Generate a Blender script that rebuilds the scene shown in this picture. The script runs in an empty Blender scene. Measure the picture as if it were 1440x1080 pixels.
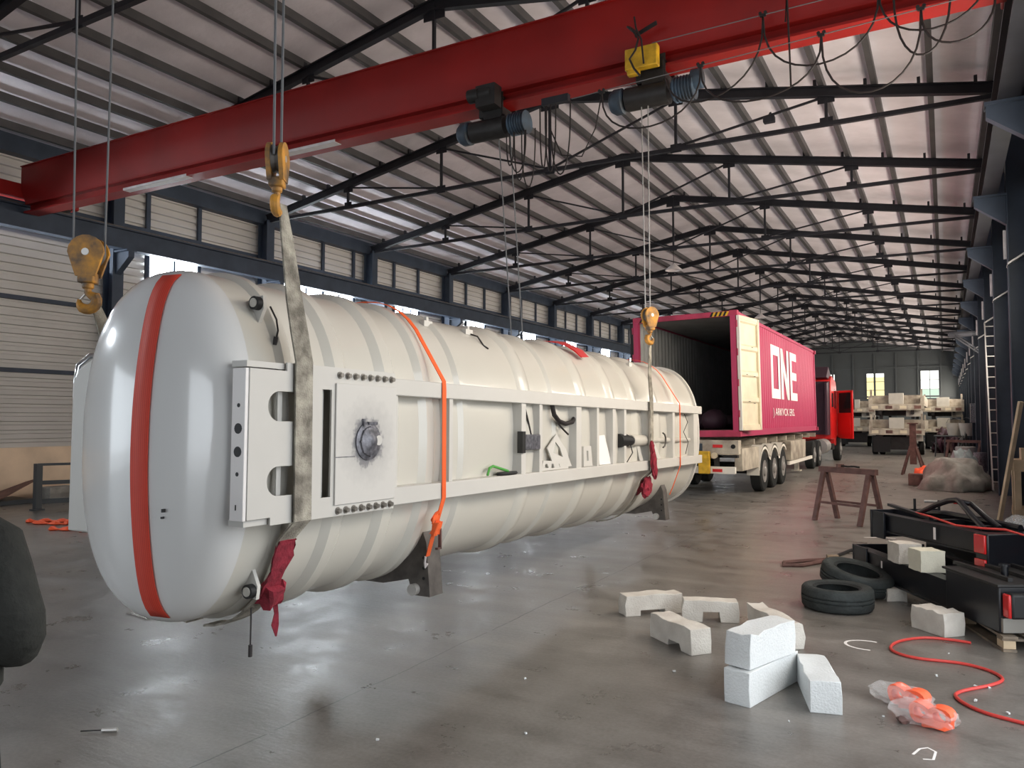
import bpy, bmesh, math, random
from mathutils import Vector, Matrix, Euler
random.seed(7)
R = math.radians
PI = math.pi
scn = bpy.context.scene
COL = scn.collection

# ------------------------------------------------------------------ camera, world, light, exposure
cam = bpy.data.cameras.new('camera')
cam.sensor_fit = 'HORIZONTAL'
cam.sensor_width = 36.0
cam.lens = 36.0 * 1090.0 / 1440.0
cam.clip_end = 400
cam_o = bpy.data.objects.new('camera', cam)
COL.objects.link(cam_o)
cam_o.location = (0, 0, 1.85)
cam_o.rotation_euler = (R(90 + 2.6264), 0, R(29.207))
scn.camera = cam_o

world = bpy.data.worlds.new('sky')
scn.world = world
world.use_nodes = True
bg = world.node_tree.nodes['Background']
bg.inputs[0].default_value = (0.86, 0.93, 1.0, 1)
bg.inputs[1].default_value = 2.4

scn.view_settings.view_transform = 'Standard'
scn.view_settings.look = 'None'
scn.view_settings.gamma = 1.0
scn.view_settings.use_curve_mapping = False
scn.view_settings.exposure = 0.2


def door_light(name, loc, rot, sx, sy, power, col):
    l = bpy.data.lights.new(name, 'AREA')
    l.shape = 'RECTANGLE'
    l.size, l.size_y = sx, sy
    l.energy = power
    l.color = col
    o = bpy.data.objects.new(name, l)
    COL.objects.link(o)
    o.location = loc
    o.rotation_euler = rot
    o.visible_camera = False
    return o


# daylight standing in the three open doorways behind the camera, along the hall side and in the end gable
door_light('daylight_front_door', (-5.5, -11.9, 3.0), (R(90), 0, 0), 9.0, 5.6, 190, (0.93, 0.97, 1.0))
door_light('daylight_side_door', (1.45, 4.2, 2.6), (R(90), 0, R(90)), 5.6, 4.6, 72, (1.0, 0.95, 0.88))
door_light('daylight_left_door', (-18.8, -6.5, 2.6), (R(90), 0, R(-90)), 6.0, 4.8, 95, (0.85, 0.94, 1.0))
# unbroken fill strips added along the wall windows to lift light down the hall
wl_r = door_light('fill_strip_right', (1.0, 47, 4.35), (R(90), 0, R(90)), 82, 1.9, 3100, (1.0, 0.86, 0.71))
wl_l = door_light('fill_strip_left', (-18.72, 42, 5.98), (R(90), 0, R(-90)), 92, 0.72, 2000, (0.9, 0.95, 1.0))
wl_l.data.spread = R(130)
for o in (wl_r, wl_l):      # the window panes themselves make the reflections
    o.visible_glossy = False

# ------------------------------------------------------------------ materials
def nodes_of(name):
    m = bpy.data.materials.new(name)
    m.use_nodes = True
    nt = m.node_tree
    return m, nt, nt.nodes['Principled BSDF']


def mat(name, col, rough=0.5, metal=0.0, var=0.0, scale=6.0, bump=0.0, bscale=40.0, coat=0.0, col2=None, spec=0.5, detail=5.0):
    m, nt, b = nodes_of(name)
    b.inputs['Roughness'].default_value = rough
    b.inputs['Metallic'].default_value = metal
    b.inputs['Coat Weight'].default_value = coat
    b.inputs['Coat Roughness'].default_value = 0.08
    b.inputs['Specular IOR Level'].default_value = spec
    c = (*col, 1)
    b.inputs['Base Color'].default_value = c
    tc = nt.nodes.new('ShaderNodeTexCoord')
    if var > 0 or col2 is not None:
        n = nt.nodes.new('ShaderNodeTexNoise')
        n.inputs['Scale'].default_value = scale
        n.inputs['Detail'].default_value = detail
        nt.links.new(tc.outputs['Object'], n.inputs['Vector'])
        r = nt.nodes.new('ShaderNodeValToRGB')
        r.color_ramp.elements[0].position = 0.35
        r.color_ramp.elements[1].position = 0.68
        c2 = col2 if col2 is not None else tuple(x * (1 - var) for x in col)
        r.color_ramp.elements[0].color = (*c2, 1)
        r.color_ramp.elements[1].color = c
        nt.links.new(n.outputs['Fac'], r.inputs['Fac'])
        nt.links.new(r.outputs['Color'], b.inputs['Base Color'])
    if bump > 0:
        n2 = nt.nodes.new('ShaderNodeTexNoise')
        n2.inputs['Scale'].default_value = bscale
        n2.inputs['Detail'].default_value = 4
        nt.links.new(tc.outputs['Object'], n2.inputs['Vector'])
        bp = nt.nodes.new('ShaderNodeBump')
        bp.inputs['Strength'].default_value = bump
        bp.inputs['Distance'].default_value = 0.02
        nt.links.new(n2.outputs['Fac'], bp.inputs['Height'])
        nt.links.new(bp.outputs['Normal'], b.inputs['Normal'])
    return m


def emit(name, col, s):
    m = bpy.data.materials.new(name)
    m.use_nodes = True
    nt = m.node_tree
    nt.nodes.clear()
    e = nt.nodes.new('ShaderNodeEmission')
    e.inputs[0].default_value = (*col, 1)
    e.inputs[1].default_value = s
    o = nt.nodes.new('ShaderNodeOutputMaterial')
    nt.links.new(e.outputs[0], o.inputs[0])
    return m


def math_node(nt, op, a, b=None, clamp=False):
    n = nt.nodes.new('ShaderNodeMath')
    n.operation = op
    n.use_clamp = clamp
    for k, v in enumerate((a, b)):
        if v is None:
            continue
        if isinstance(v, (int, float)):
            n.inputs[k].default_value = v
        else:
            nt.links.new(v, n.inputs[k])
    return n.outputs[0]


def floor_material():
    m, nt, b = nodes_of('polished_concrete')
    tc = nt.nodes.new('ShaderNodeTexCoord')
    sep = nt.nodes.new('ShaderNodeSeparateXYZ')
    nt.links.new(tc.outputs['Object'], sep.inputs[0])
    def noise(scale, detail=6, rough=0.6, stretch=None):
        n = nt.nodes.new('ShaderNodeTexNoise')
        n.inputs['Scale'].default_value = scale
        n.inputs['Detail'].default_value = detail
        n.inputs['Roughness'].default_value = rough
        if stretch:
            mp = nt.nodes.new('ShaderNodeMapping')
            mp.inputs['Scale'].default_value = stretch
            nt.links.new(tc.outputs['Object'], mp.inputs[0])
            nt.links.new(mp.outputs[0], n.inputs['Vector'])
        else:
            nt.links.new(tc.outputs['Object'], n.inputs['Vector'])
        return n.outputs['Fac']
    big = noise(0.35, 4)
    mid = noise(2.2, 8, 0.65)
    streak = noise(1.4, 6, 0.6, (0.35, 2.2, 1))
    fine = noise(38, 6, 0.7)
    mix = math_node(nt, 'ADD', math_node(nt, 'MULTIPLY', big, 0.35), math_node(nt, 'MULTIPLY', mid, 0.35))
    mix = math_node(nt, 'ADD', mix, math_node(nt, 'MULTIPLY', streak, 0.2))
    mix = math_node(nt, 'ADD', mix, math_node(nt, 'MULTIPLY', fine, 0.22))
    mix = math_node(nt, 'SUBTRACT', mix, 0.06)
    r = nt.nodes.new('ShaderNodeValToRGB')
    r.color_ramp.elements[0].position = 0.40
    r.color_ramp.elements[0].color = (0.095, 0.086, 0.076, 1)
    r.color_ramp.elements[1].position = 0.62
    r.color_ramp.elements[1].color = (0.25, 0.232, 0.212, 1)
    nt.links.new(mix, r.inputs['Fac'])
    # sawn joints along the hall and across it
    wob = math_node(nt, 'MULTIPLY', math_node(nt, 'SUBTRACT', noise(1.2, 6), 0.5), 0.10)
    xx = math_node(nt, 'ADD', sep.outputs[0], wob)
    yy = math_node(nt, 'ADD', sep.outputs[1], wob)
    jx = math_node(nt, 'ABSOLUTE', math_node(nt, 'SUBTRACT', math_node(nt, 'MODULO', math_node(nt, 'ADD', xx, 66.53), 6.0), 3.0))
    jy = math_node(nt, 'ABSOLUTE', math_node(nt, 'SUBTRACT', math_node(nt, 'MODULO', math_node(nt, 'ADD', yy, 64.2), 12.0), 6.0))
    jj = math_node(nt, 'MINIMUM', jx, jy)
    mask = math_node(nt, 'MULTIPLY', math_node(nt, 'LESS_THAN', jj, 0.006), math_node(nt, 'GREATER_THAN', noise(3.0, 5), 0.38))
    mx = nt.nodes.new('ShaderNodeMixRGB')
    mx.inputs[2].default_value = (0.03, 0.028, 0.026, 1)
    nt.links.new(math_node(nt, 'MULTIPLY', mask, 0.75), mx.inputs[0])
    nt.links.new(r.outputs[0], mx.inputs[1])
    nt.links.new(mx.outputs[0], b.inputs['Base Color'])
    rr = nt.nodes.new('ShaderNodeMapRange')
    rr.inputs[1].default_value = 0.3
    rr.inputs[2].default_value = 0.7
    rr.inputs[3].default_value = 0.24
    rr.inputs[4].default_value = 0.44
    nt.links.new(mid, rr.inputs[0])
    nt.links.new(rr.outputs[0], b.inputs['Roughness'])
    b.inputs['Specular IOR Level'].default_value = 0.6
    bp = nt.nodes.new('ShaderNodeBump')
    bp.inputs['Strength'].default_value = 0.16
    bp.inputs['Distance'].default_value = 0.02
    hh = math_node(nt, 'ADD', math_node(nt, 'MULTIPLY', noise(14, 5, 0.6, (0.5, 1.6, 1)), 0.6), math_node(nt, 'MULTIPLY', fine, 0.25))
    nt.links.new(hh, bp.inputs['Height'])
    nt.links.new(bp.outputs[0], b.inputs['Normal'])
    return m


def stained_white():
    """white paint with a ring of dark scuffs round the hub of the cover plate"""
    m, nt, b = nodes_of('scuffed_white_paint')
    tc = nt.nodes.new('ShaderNodeTexCoord')
    mp = nt.nodes.new('ShaderNodeMapping')
    mp.vector_type = 'POINT'
    mp.inputs['Location'].default_value = (0, -1.005, -1.115)
    nt.links.new(tc.outputs['Object'], mp.inputs[0])
    sep = nt.nodes.new('ShaderNodeSeparateXYZ')
    nt.links.new(mp.outputs[0], sep.inputs[0])
    d = math_node(nt, 'SQRT', math_node(nt, 'ADD', math_node(nt, 'POWER', sep.outputs[1], 2.0), math_node(nt, 'POWER', sep.outputs[2], 2.0)))
    n = nt.nodes.new('ShaderNodeTexNoise')
    n.inputs['Scale'].default_value = 22
    n.inputs['Detail'].default_value = 6
    nt.links.new(tc.outputs['Object'], n.inputs['Vector'])
    dd = math_node(nt, 'ADD', d, math_node(nt, 'MULTIPLY', math_node(nt, 'SUBTRACT', n.outputs['Fac'], 0.5), 0.16))
    k = nt.nodes.new('ShaderNodeMapRange')
    k.inputs[1].default_value = 0.135
    k.inputs[2].default_value = 0.185
    k.inputs[3].default_value = 0.75
    k.inputs[4].default_value = 0.0
    nt.links.new(dd, k.inputs[0])
    k2 = nt.nodes.new('ShaderNodeMapRange')
    k2.inputs[1].default_value = 0.12
    k2.inputs[2].default_value = 0.32
    k2.inputs[3].default_value = 0.28
    k2.inputs[4].default_value = 0.0
    nt.links.new(dd, k2.inputs[0])
    mx = nt.nodes.new('ShaderNodeMixRGB')
    mx.inputs[1].default_value = (0.60, 0.585, 0.555, 1)
    mx.inputs[2].default_value = (0.10, 0.10, 0.12, 1)
    nt.links.new(math_node(nt, 'MAXIMUM', k.outputs[0], k2.outputs[0]), mx.inputs[0])
    nt.links.new(mx.outputs[0], b.inputs['Base Color'])
    b.inputs['Roughness'].default_value = 0.4
    return m


def striped(name, c1, c2, axis, freq, rough=0.6):
    m, nt, b = nodes_of(name)
    tc = nt.nodes.new('ShaderNodeTexCoord')
    sep = nt.nodes.new('ShaderNodeSeparateXYZ')
    nt.links.new(tc.outputs['Object'], sep.inputs[0])
    s = math_node(nt, 'SINE', math_node(nt, 'MULTIPLY', sep.outputs[axis], freq * 2 * PI))
    f = math_node(nt, 'ADD', math_node(nt, 'MULTIPLY', s, 0.5), 0.5)
    mx = nt.nodes.new('ShaderNodeMixRGB')
    mx.inputs[1].default_value = (*c1, 1)
    mx.inputs[2].default_value = (*c2, 1)
    nt.links.new(f, mx.inputs[0])
    nt.links.new(mx.outputs[0], b.inputs['Base Color'])
    b.inputs['Roughness'].default_value = rough
    return m


M = dict(
    floor=floor_material(),
    roof=mat('foil_insulation', (0.84, 0.79, 0.84), 0.75, var=0.16, scale=1.1, bump=0.5, bscale=7),
    clad=mat('ribbed_cladding', (0.58, 0.57, 0.55), 0.6, var=0.12, scale=0.6),
    brick=mat('cream_render', (0.86, 0.68, 0.50), 0.85, var=0.2, scale=1.5),
    navy=mat('blue_grey_steel_paint', (0.05, 0.068, 0.10), 0.5, var=0.3, scale=2),
    truss=mat('dark_truss_paint', (0.022, 0.023, 0.03), 0.55, var=0.3, scale=3),
    purlin=mat('purlin_zinc', (0.085, 0.083, 0.085), 0.5, var=0.25, scale=2),
    dwall=mat('dark_sheeting', (0.15, 0.155, 0.185), 0.6, var=0.2, scale=0.7),
    ewall=mat('grey_end_sheeting', (0.10, 0.112, 0.118), 0.65, var=0.15, scale=0.4),
    white=mat('glossy_white_paint', (0.61, 0.59, 0.53), 0.28, var=0.03, scale=1.5, coat=0.7),
    dish=mat('lightened_cap_white', (0.70, 0.70, 0.69), 0.22, coat=0.8),  # same paint as the shell; lighter colour replaces missing front light
    matte=mat('white_steel_paint', (0.59, 0.575, 0.54), 0.42, var=0.04, scale=3),
    stain=stained_white(),
    hub=mat('greasy_grey_metal', (0.22, 0.22, 0.25), 0.4, 0.4, var=0.6, scale=28),
    bolt=mat('bolt_steel', (0.32, 0.30, 0.27), 0.4, 0.8),
    dark=mat('black_rubber', (0.012, 0.012, 0.013), 0.55),
    stripe=striped('orange_ribbed_tape', (0.62, 0.06, 0.03), (0.50, 0.035, 0.02), 0, 62),
    orange=mat('orange_webbing', (0.85, 0.13, 0.03), 0.7, bump=0.3, bscale=160),
    sling=mat('worn_sling_webbing', (0.46, 0.43, 0.36), 0.9, col2=(0.16, 0.145, 0.12), scale=9, bump=0.5, bscale=90),
    rag=mat('dark_red_cloth', (0.33, 0.028, 0.05), 0.9, var=0.5, scale=14, bump=0.5, bscale=40),
    red=mat('crane_red_paint', (0.32, 0.012, 0.010), 0.42, var=0.35, scale=0.7, bump=0.15, bscale=3),
    pale=mat('pale_tone', (0.72, 0.68, 0.68), 0.5, var=0.2, scale=5),
    hook=mat('worn_yellow_paint', (0.72, 0.33, 0.035), 0.5, col2=(0.12, 0.08, 0.05), scale=9),
    yellow=mat('yellow_paint', (0.75, 0.45, 0.03), 0.5, var=0.4, scale=7),
    rope=mat('wire_rope', (0.16, 0.165, 0.175), 0.6, 0.3),
    hoist=mat('hoist_blue_grey', (0.055, 0.09, 0.135), 0.5, col2=(0.03, 0.032, 0.035), scale=4),
    grease=mat('greasy_black_steel', (0.025, 0.024, 0.024), 0.5, var=0.4, scale=8),
    cable=mat('black_cable', (0.02, 0.016, 0.016), 0.6),
    mag=mat('magenta_paint', (0.44, 0.043, 0.115), 0.45, var=0.08, scale=0.8),
    magd=mat('dusty_magenta_frame', (0.48, 0.05, 0.11), 0.5, var=0.4, scale=3),
    cream=mat('cream_door_paint', (0.75, 0.67, 0.50), 0.5, var=0.15, scale=3),
    inner=mat('grey_container_lining', (0.46, 0.47, 0.46), 0.6, var=0.2, scale=2),
    ply=mat('container_plywood', (0.10, 0.08, 0.065), 0.7, var=0.3, scale=3),
    letter=mat('white_lettering', (0.85, 0.82, 0.80), 0.5),
    trailer=mat('cream_trailer_paint', (0.56, 0.51, 0.42), 0.55, col2=(0.27, 0.23, 0.19), scale=3),
    guard=mat('white_mudguard', (0.78, 0.75, 0.68), 0.5),
    tyre=mat('tyre_rubber', (0.022, 0.024, 0.024), 0.8, var=0.3, scale=6, bump=0.3, bscale=50),
    tyre2=mat('dusty_tyre_rubber', (0.035, 0.042, 0.042), 0.75, var=0.4, scale=9, bump=0.4, bscale=40),
    rim=mat('dusty_rim_steel', (0.42, 0.41, 0.40), 0.45, 0.5),
    cab=mat('cab_red_paint', (0.68, 0.022, 0.022), 0.3, coat=0.6),
    cabd=mat('dark_plum_panel', (0.05, 0.022, 0.035), 0.5),
    glass=mat('dark_glass', (0.02, 0.025, 0.03), 0.08),
    lamp=mat('red_lamp_lens', (0.62, 0.02, 0.02), 0.25, coat=0.5),
    black=mat('black_gloss_paint', (0.010, 0.011, 0.015), 0.32, var=0.2, scale=5),
    foam=mat('white_foam', (0.68, 0.70, 0.70), 0.9, var=0.05, scale=12, bump=0.35, bscale=70),
    foamd=mat('dirty_white_foam', (0.70, 0.67, 0.61), 0.9, col2=(0.55, 0.51, 0.46), scale=5, bump=0.35, bscale=70),
    foamy=mat('yellowish_foam', (0.72, 0.70, 0.58), 0.9, var=0.1, scale=6, bump=0.3, bscale=70),
    wood=mat('weathered_pallet_wood', (0.34, 0.26, 0.18), 0.8, col2=(0.13, 0.11, 0.09), scale=5),
    pine=mat('pale_timber', (0.62, 0.48, 0.32), 0.75, var=0.25, scale=4),
    rust=mat('brown_rusty_steel', (0.16, 0.085, 0.075), 0.7, var=0.4, scale=8),
    hose=mat('red_air_hose', (0.62, 0.055, 0.045), 0.45),
    plast=mat('orange_webbing_bundle', (0.95, 0.13, 0.045), 0.6, bump=0.4, bscale=30),
    tarp=mat('grey_tarpaulin', (0.36, 0.35, 0.32), 0.6, var=0.45, scale=4, bump=0.4, bscale=12),
    tarpb=mat('pale_blue_sheet', (0.36, 0.43, 0.45), 0.5, var=0.3, scale=5),
    alu=mat('ladder_aluminium', (0.62, 0.60, 0.57), 0.4, 0.6),
    jacket=mat('dark_olive_jacket', (0.030, 0.031, 0.027), 0.85, var=0.3, scale=14, bump=0.6, bscale=24),
    trouser=mat('dark_green_trousers', (0.017, 0.022, 0.021), 0.9),
    skin=mat('skin', (0.42, 0.24, 0.17), 0.55),
    hair=mat('black_hair', (0.012, 0.010, 0.009), 0.6),
    green=mat('green_hose', (0.08, 0.34, 0.06), 0.45),
    steel=mat('grey_cast_steel', (0.15, 0.135, 0.125), 0.5, 0.3, var=0.4, scale=10),
    chrome=mat('chromed_pipe', (0.75, 0.75, 0.74), 0.16, 1.0),
    brownsheet=mat('rusty_sheet', (0.23, 0.12, 0.10), 0.7, var=0.4, scale=6),
    box=mat('grey_white_cabinet', (0.52, 0.50, 0.45), 0.5, var=0.1, scale=4),
    rail=mat('slate_railing_paint', (0.06, 0.068, 0.075), 0.5),
    win=emit('daylit_glass', (0.86, 0.94, 1.0), 26.0),
    wine=emit('daylit_glass_far', (0.98, 1.0, 0.92), 1.6),
    wincol=emit('daylit_yellow_wall_outside', (1.0, 0.88, 0.42), 1.2),
    wingreen=emit('daylit_green_outside', (0.72, 0.92, 0.74), 0.95),
    winr=emit('daylit_glass_warm', (1.0, 0.93, 0.82), 8.0),
)
def bag_material():
    m, nt, b = nodes_of('clear_plastic_bag')
    b.inputs['Base Color'].default_value = (0.9, 0.9, 0.9, 1)
    b.inputs['Roughness'].default_value = 0.12
    b.inputs['Alpha'].default_value = 0.22
    b.inputs['Specular IOR Level'].default_value = 0.9
    return m
M['bag'] = bag_material()

# ------------------------------------------------------------------ builders
def V(*a):
    return Vector(a if len(a) > 1 else a[0])


class MB:
    def __init__(self):
        self.bm = bmesh.new()

    def faces(self, vs, fs):
        vv = [self.bm.verts.new(v) for v in vs]
        for f in fs:
            try:
                self.bm.faces.new([vv[i] for i in f])
            except ValueError:
                pass
        return vv

    def box(self, c, s, rot=None):
        hx, hy, hz = s[0] / 2, s[1] / 2, s[2] / 2
        vs = [V(x, y, z) for x in (-hx, hx) for y in (-hy, hy) for z in (-hz, hz)]
        if rot is not None:
            if isinstance(rot, (int, float)):
                rot = (0, 0, rot)
            mt = Euler(rot).to_matrix()
            vs = [mt @ v for v in vs]
        vs = [v + V(c) for v in vs]
        self.faces(vs, [(0, 1, 3, 2), (4, 6, 7, 5), (0, 4, 5, 1), (2, 3, 7, 6), (0, 2, 6, 4), (1, 5, 7, 3)])
        return self

    def bx(self, x0, x1, y0, y1, z0, z1):
        return self.box(((x0 + x1) / 2, (y0 + y1) / 2, (z0 + z1) / 2), (abs(x1 - x0), abs(y1 - y0), abs(z1 - z0)))

    def beam(self, p0, p1, w, h, up=(0, 0, 1)):
        p0, p1 = V(p0), V(p1)
        d = (p1 - p0).normalized()
        u = V(up)
        s = d.cross(u)
        if s.length < 1e-4:
            s = d.cross(V(0, 1, 0))
        s.normalize()
        u = s.cross(d).normalized()
        vs = []
        for p in (p0, p1):
            for a, b in ((-1, -1), (1, -1), (1, 1), (-1, 1)):
                vs.append(p + s * (a * w / 2) + u * (b * h / 2))
        self.faces(vs, [(3, 2, 1, 0), (4, 5, 6, 7), (0, 1, 5, 4), (1, 2, 6, 5), (2, 3, 7, 6), (3, 0, 4, 7)])
        return self

    def loft(self, rings, close=True, cap=True, loop=False):
        vr = [[self.bm.verts.new(p) for p in r] for r in rings]
        n = len(vr[0])
        pairs = list(zip(vr, vr[1:])) + ([(vr[-1], vr[0])] if loop else [])
        for a, b in pairs:
            for i in range(n if close else n - 1):
                j = (i + 1) % n
                try:
                    self.bm.faces.new((a[i], a[j], b[j], b[i]))
                except ValueError:
                    pass
        if cap and close and not loop:
            for r in (vr[0], vr[-1]):
                try:
                    self.bm.faces.new(r)
                except ValueError:
                    pass
        return self

    def tube(self, pts, r, seg=8, loop=False, flat=None):
        """a round tube (or, with flat=(w,t), a flat band) along points"""
        pts = [V(p) for p in pts]
        rings = []
        n = len(pts)
        prev = None
        for i, p in enumerate(pts):
            a = pts[i - 1] if (i > 0 or loop) else pts[i]
            b = pts[(i + 1) % n] if (i < n - 1 or loop) else pts[i]
            d = (b - a)
            if d.length < 1e-7:
                d = V(0, 0, 1)
            d.normalize()
            ref = prev if prev is not None else (V(0, 0, 1) if abs(d.z) < 0.9 else V(0, 1, 0))
            s = d.cross(ref)
            if s.length < 1e-4:
                s = d.cross(V(1, 0, 0))
            s.normalize()
            u = s.cross(d).normalized()
            prev = u
            rr = r[i] if isinstance(r, (list, tuple)) else r
            rings.append([p + s * (rr * math.cos(2 * PI * k / seg)) + u * (rr * math.sin(2 * PI * k / seg)) for k in range(seg)])
        return self.loft(rings, True, True, loop)

    def band(self, pts, wdir, w, t, outs):
        """a flat strap along pts; wdir = width direction, outs = outward normal per point"""
        wd = V(wdir).normalized()
        rings = []
        for i, p in enumerate(pts):
            p = V(p)
            o = V(outs[i]).normalized()
            ww = w[i] if isinstance(w, (list, tuple)) else w
            rings.append([p + wd * (ww / 2), p - wd * (ww / 2), p - wd * (ww / 2) + o * t, p + wd * (ww / 2) + o * t])
        return self.loft(rings)

    def cyl(self, p0, p1, r, seg=20, r2=None):
        p0, p1 = V(p0), V(p1)
        d = (p1 - p0).normalized()
        ref = V(0, 0, 1) if abs(d.z) < 0.9 else V(1, 0, 0)
        s = d.cross(ref).normalized()
        u = s.cross(d)
        r2 = r if r2 is None else r2
        ring = lambda p, q: [p + s * (q * math.cos(2 * PI * k / seg)) + u * (q * math.sin(2 * PI * k / seg)) for k in range(seg)]
        return self.loft([ring(p0, r), ring(p1, r2)])

    def lathe(self, prof, origin, axis, seg=28, loop=False):
        o, d = V(origin), V(axis).normalized()
        ref = V(0, 0, 1) if abs(d.z) < 0.9 else V(1, 0, 0)
        s = d.cross(ref).normalized()
        u = s.cross(d)
        rings = []
        for r, h in prof:
            rings.append([o + d * h + s * (r * math.cos(2 * PI * k / seg)) + u * (r * math.sin(2 * PI * k / seg)) for k in range(seg)])
        return self.loft(rings, True, not loop, loop)

    def prism(self, poly, axis, d0, d1):
        """poly: 2-D outline; axis x -> (y,z), y -> (x,z), z -> (x,y)"""
        f = {'x': lambda p, d: V(d, p[0], p[1]), 'y': lambda p, d: V(p[0], d, p[1]), 'z': lambda p, d: V(p[0], p[1], d)}[axis]
        return self.loft([[f(p, d0) for p in poly], [f(p, d1) for p in poly]])

    def jitter(self, a, seed=0):
        rnd = random.Random(seed)
        for v in self.bm.verts:
            v.co += V(rnd.uniform(-a, a), rnd.uniform(-a, a), rnd.uniform(-a, a))
        return self

    def build(self, name, m, parent=None, angle=35, bevel=0.0, smooth=True):
        bm = self.bm
        bmesh.ops.recalc_face_normals(bm, faces=bm.faces[:])
        if parent is not None:
            off = Vector((0, 0, 0))
            q = parent
            while q is not None:
                off += q.location
                q = q.parent
            bmesh.ops.translate(bm, verts=bm.verts[:], vec=-off)
        me = bpy.data.meshes.new(name)
        bm.to_mesh(me)
        bm.free()
        me.materials.append(M[m] if isinstance(m, str) else m)
        if smooth:
            me.shade_smooth()
            me.set_sharp_from_angle(angle=R(angle))
        o = bpy.data.objects.new(name, me)
        COL.objects.link(o)
        if parent is not None:
            o.parent = parent
        if bevel > 0:
            md = o.modifiers.new('edge', 'BEVEL')
            md.width = bevel
            md.segments = 2
            md.limit_method = 'ANGLE'
        return o

    def single(self, name, m, label, cat, loc, group=None, **kw):
        """a thing made of one mesh; loc becomes its origin"""
        bmesh.ops.translate(self.bm, verts=self.bm.verts[:], vec=-V(loc))
        o = self.build(name, m, None, **kw)
        o.location = loc
        return tag(o, label, cat, group)


def tag(o, label, cat, group=None, kind=None):
    o['label'] = label
    o['category'] = cat
    if group:
        o['group'] = group
    if kind:
        o['kind'] = kind
    return o


def thing(name, label, cat, loc=(0, 0, 0), group=None):
    o = bpy.data.objects.new(name, None)
    COL.objects.link(o)
    o.location = loc
    o.empty_display_size = 0.1
    return tag(o, label, cat, group, 'thing')


def struct(o):
    o['kind'] = 'structure'
    return o


def dup(root, loc, label=None, rot=None, name=None):
    def rec(o, par):
        c = o.copy()
        COL.objects.link(c)
        c.parent = par
        for ch in [x for x in KIDS.get(o.name, [])]:
            rec(ch, c)
        return c
    if root.name not in KIDS:
        fill_kids(root)
    c = rec(root, None)
    c.location = loc
    if rot is not None:
        c.rotation_euler = rot
    if label:
        c['label'] = label
    return c


KIDS = {}
def fill_kids(o):
    KIDS[o.name] = list(o.children)
    for ch in o.children:
        fill_kids(ch)


ORD = ['first', 'second', 'third', 'fourth', 'fifth', 'sixth', 'seventh', 'eighth', 'ninth', 'tenth', 'eleventh', 'twelfth',
       'thirteenth', 'fourteenth', 'fifteenth', 'sixteenth', 'seventeenth', 'eighteenth']


def curve_plate(loops, thick, name, m, parent, matrix):
    """a flat plate with holes: loops of 2-D points filled even-odd; matrix maps (u,v,w) to the world"""
    cu = bpy.data.curves.new(name, 'CURVE')
    cu.dimensions = '2D'
    cu.fill_mode = 'BOTH'
    cu.extrude = thick / 2
    for lp in loops:
        sp = cu.splines.new('POLY')
        sp.points.add(len(lp) - 1)
        for p, q in zip(sp.points, lp):
            p.co = (q[0], q[1], 0, 1)
        sp.use_cyclic_u = True
    t = bpy.data.objects.new('tmp', cu)
    COL.objects.link(t)
    me = bpy.data.meshes.new_from_object(t)
    bpy.data.objects.remove(t)
    mb = MB()
    mb.bm.from_mesh(me)
    bpy.data.meshes.remove(me)
    bmesh.ops.transform(mb.bm, matrix=matrix, verts=mb.bm.verts[:])
    bmesh.ops.remove_doubles(mb.bm, verts=mb.bm.verts[:], dist=1e-5)
    return mb.build(name, m, parent)


def text_mesh(s, size, thick, name, m, parent, matrix, sx=1.0):
    cu = bpy.data.curves.new(name, 'FONT')
    cu.body = s
    cu.size = size
    cu.extrude = thick / 2
    t = bpy.data.objects.new('tmp', cu)
    COL.objects.link(t)
    me = bpy.data.meshes.new_from_object(t)
    bpy.data.objects.remove(t)
    mb = MB()
    mb.bm.from_mesh(me)
    bpy.data.meshes.remove(me)
    bmesh.ops.scale(mb.bm, vec=(sx, 1, 1), verts=mb.bm.verts[:])
    bmesh.ops.transform(mb.bm, matrix=matrix, verts=mb.bm.verts[:])
    return mb.build(name, m, parent)


# (u, v, w) -> (Y, Z, X): a plate in a plane of constant X facing +X
def side_matrix(x):
    return Matrix(((0, 0, 1, x), (1, 0, 0, 0), (0, 1, 0, 0), (0, 0, 0, 1)))


def sag(p0, p1, drop, n=12):
    p0, p1 = V(p0), V(p1)
    return [p0.lerp(p1, k / n) - V(0, 0, drop * 4 * (k / n) * (1 - k / n)) for k in range(n + 1)]


def u_loop(p0, p1, drop, n=14, pinch=0.0):
    """a hanging cable loop: a deeper U than a parabola"""
    p0, p1 = V(p0), V(p1)
    out = []
    for k in range(n + 1):
        t = k / n
        e = math.sin(PI * t) ** 0.75
        x = 0.5 - 0.5 * math.cos(PI * t)
        out.append(p0.lerp(p1, x) - V(0, 0, drop * e))
    return out


# ------------------------------------------------------------------ the setting
XL, XR, XC = -18.9, 1.55, -8.6
Y0, Y1 = -12.0, 88.75
EAVE, RIDGE = 8.45, 10.32
BAY = 5.1
TY = [12.25 + BAY * k for k in range(-1, 15)]

fl = struct(MB().bx(-45, 30, -40, Y1 + 1, -0.2, 0).build('floor', 'floor'))

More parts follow.
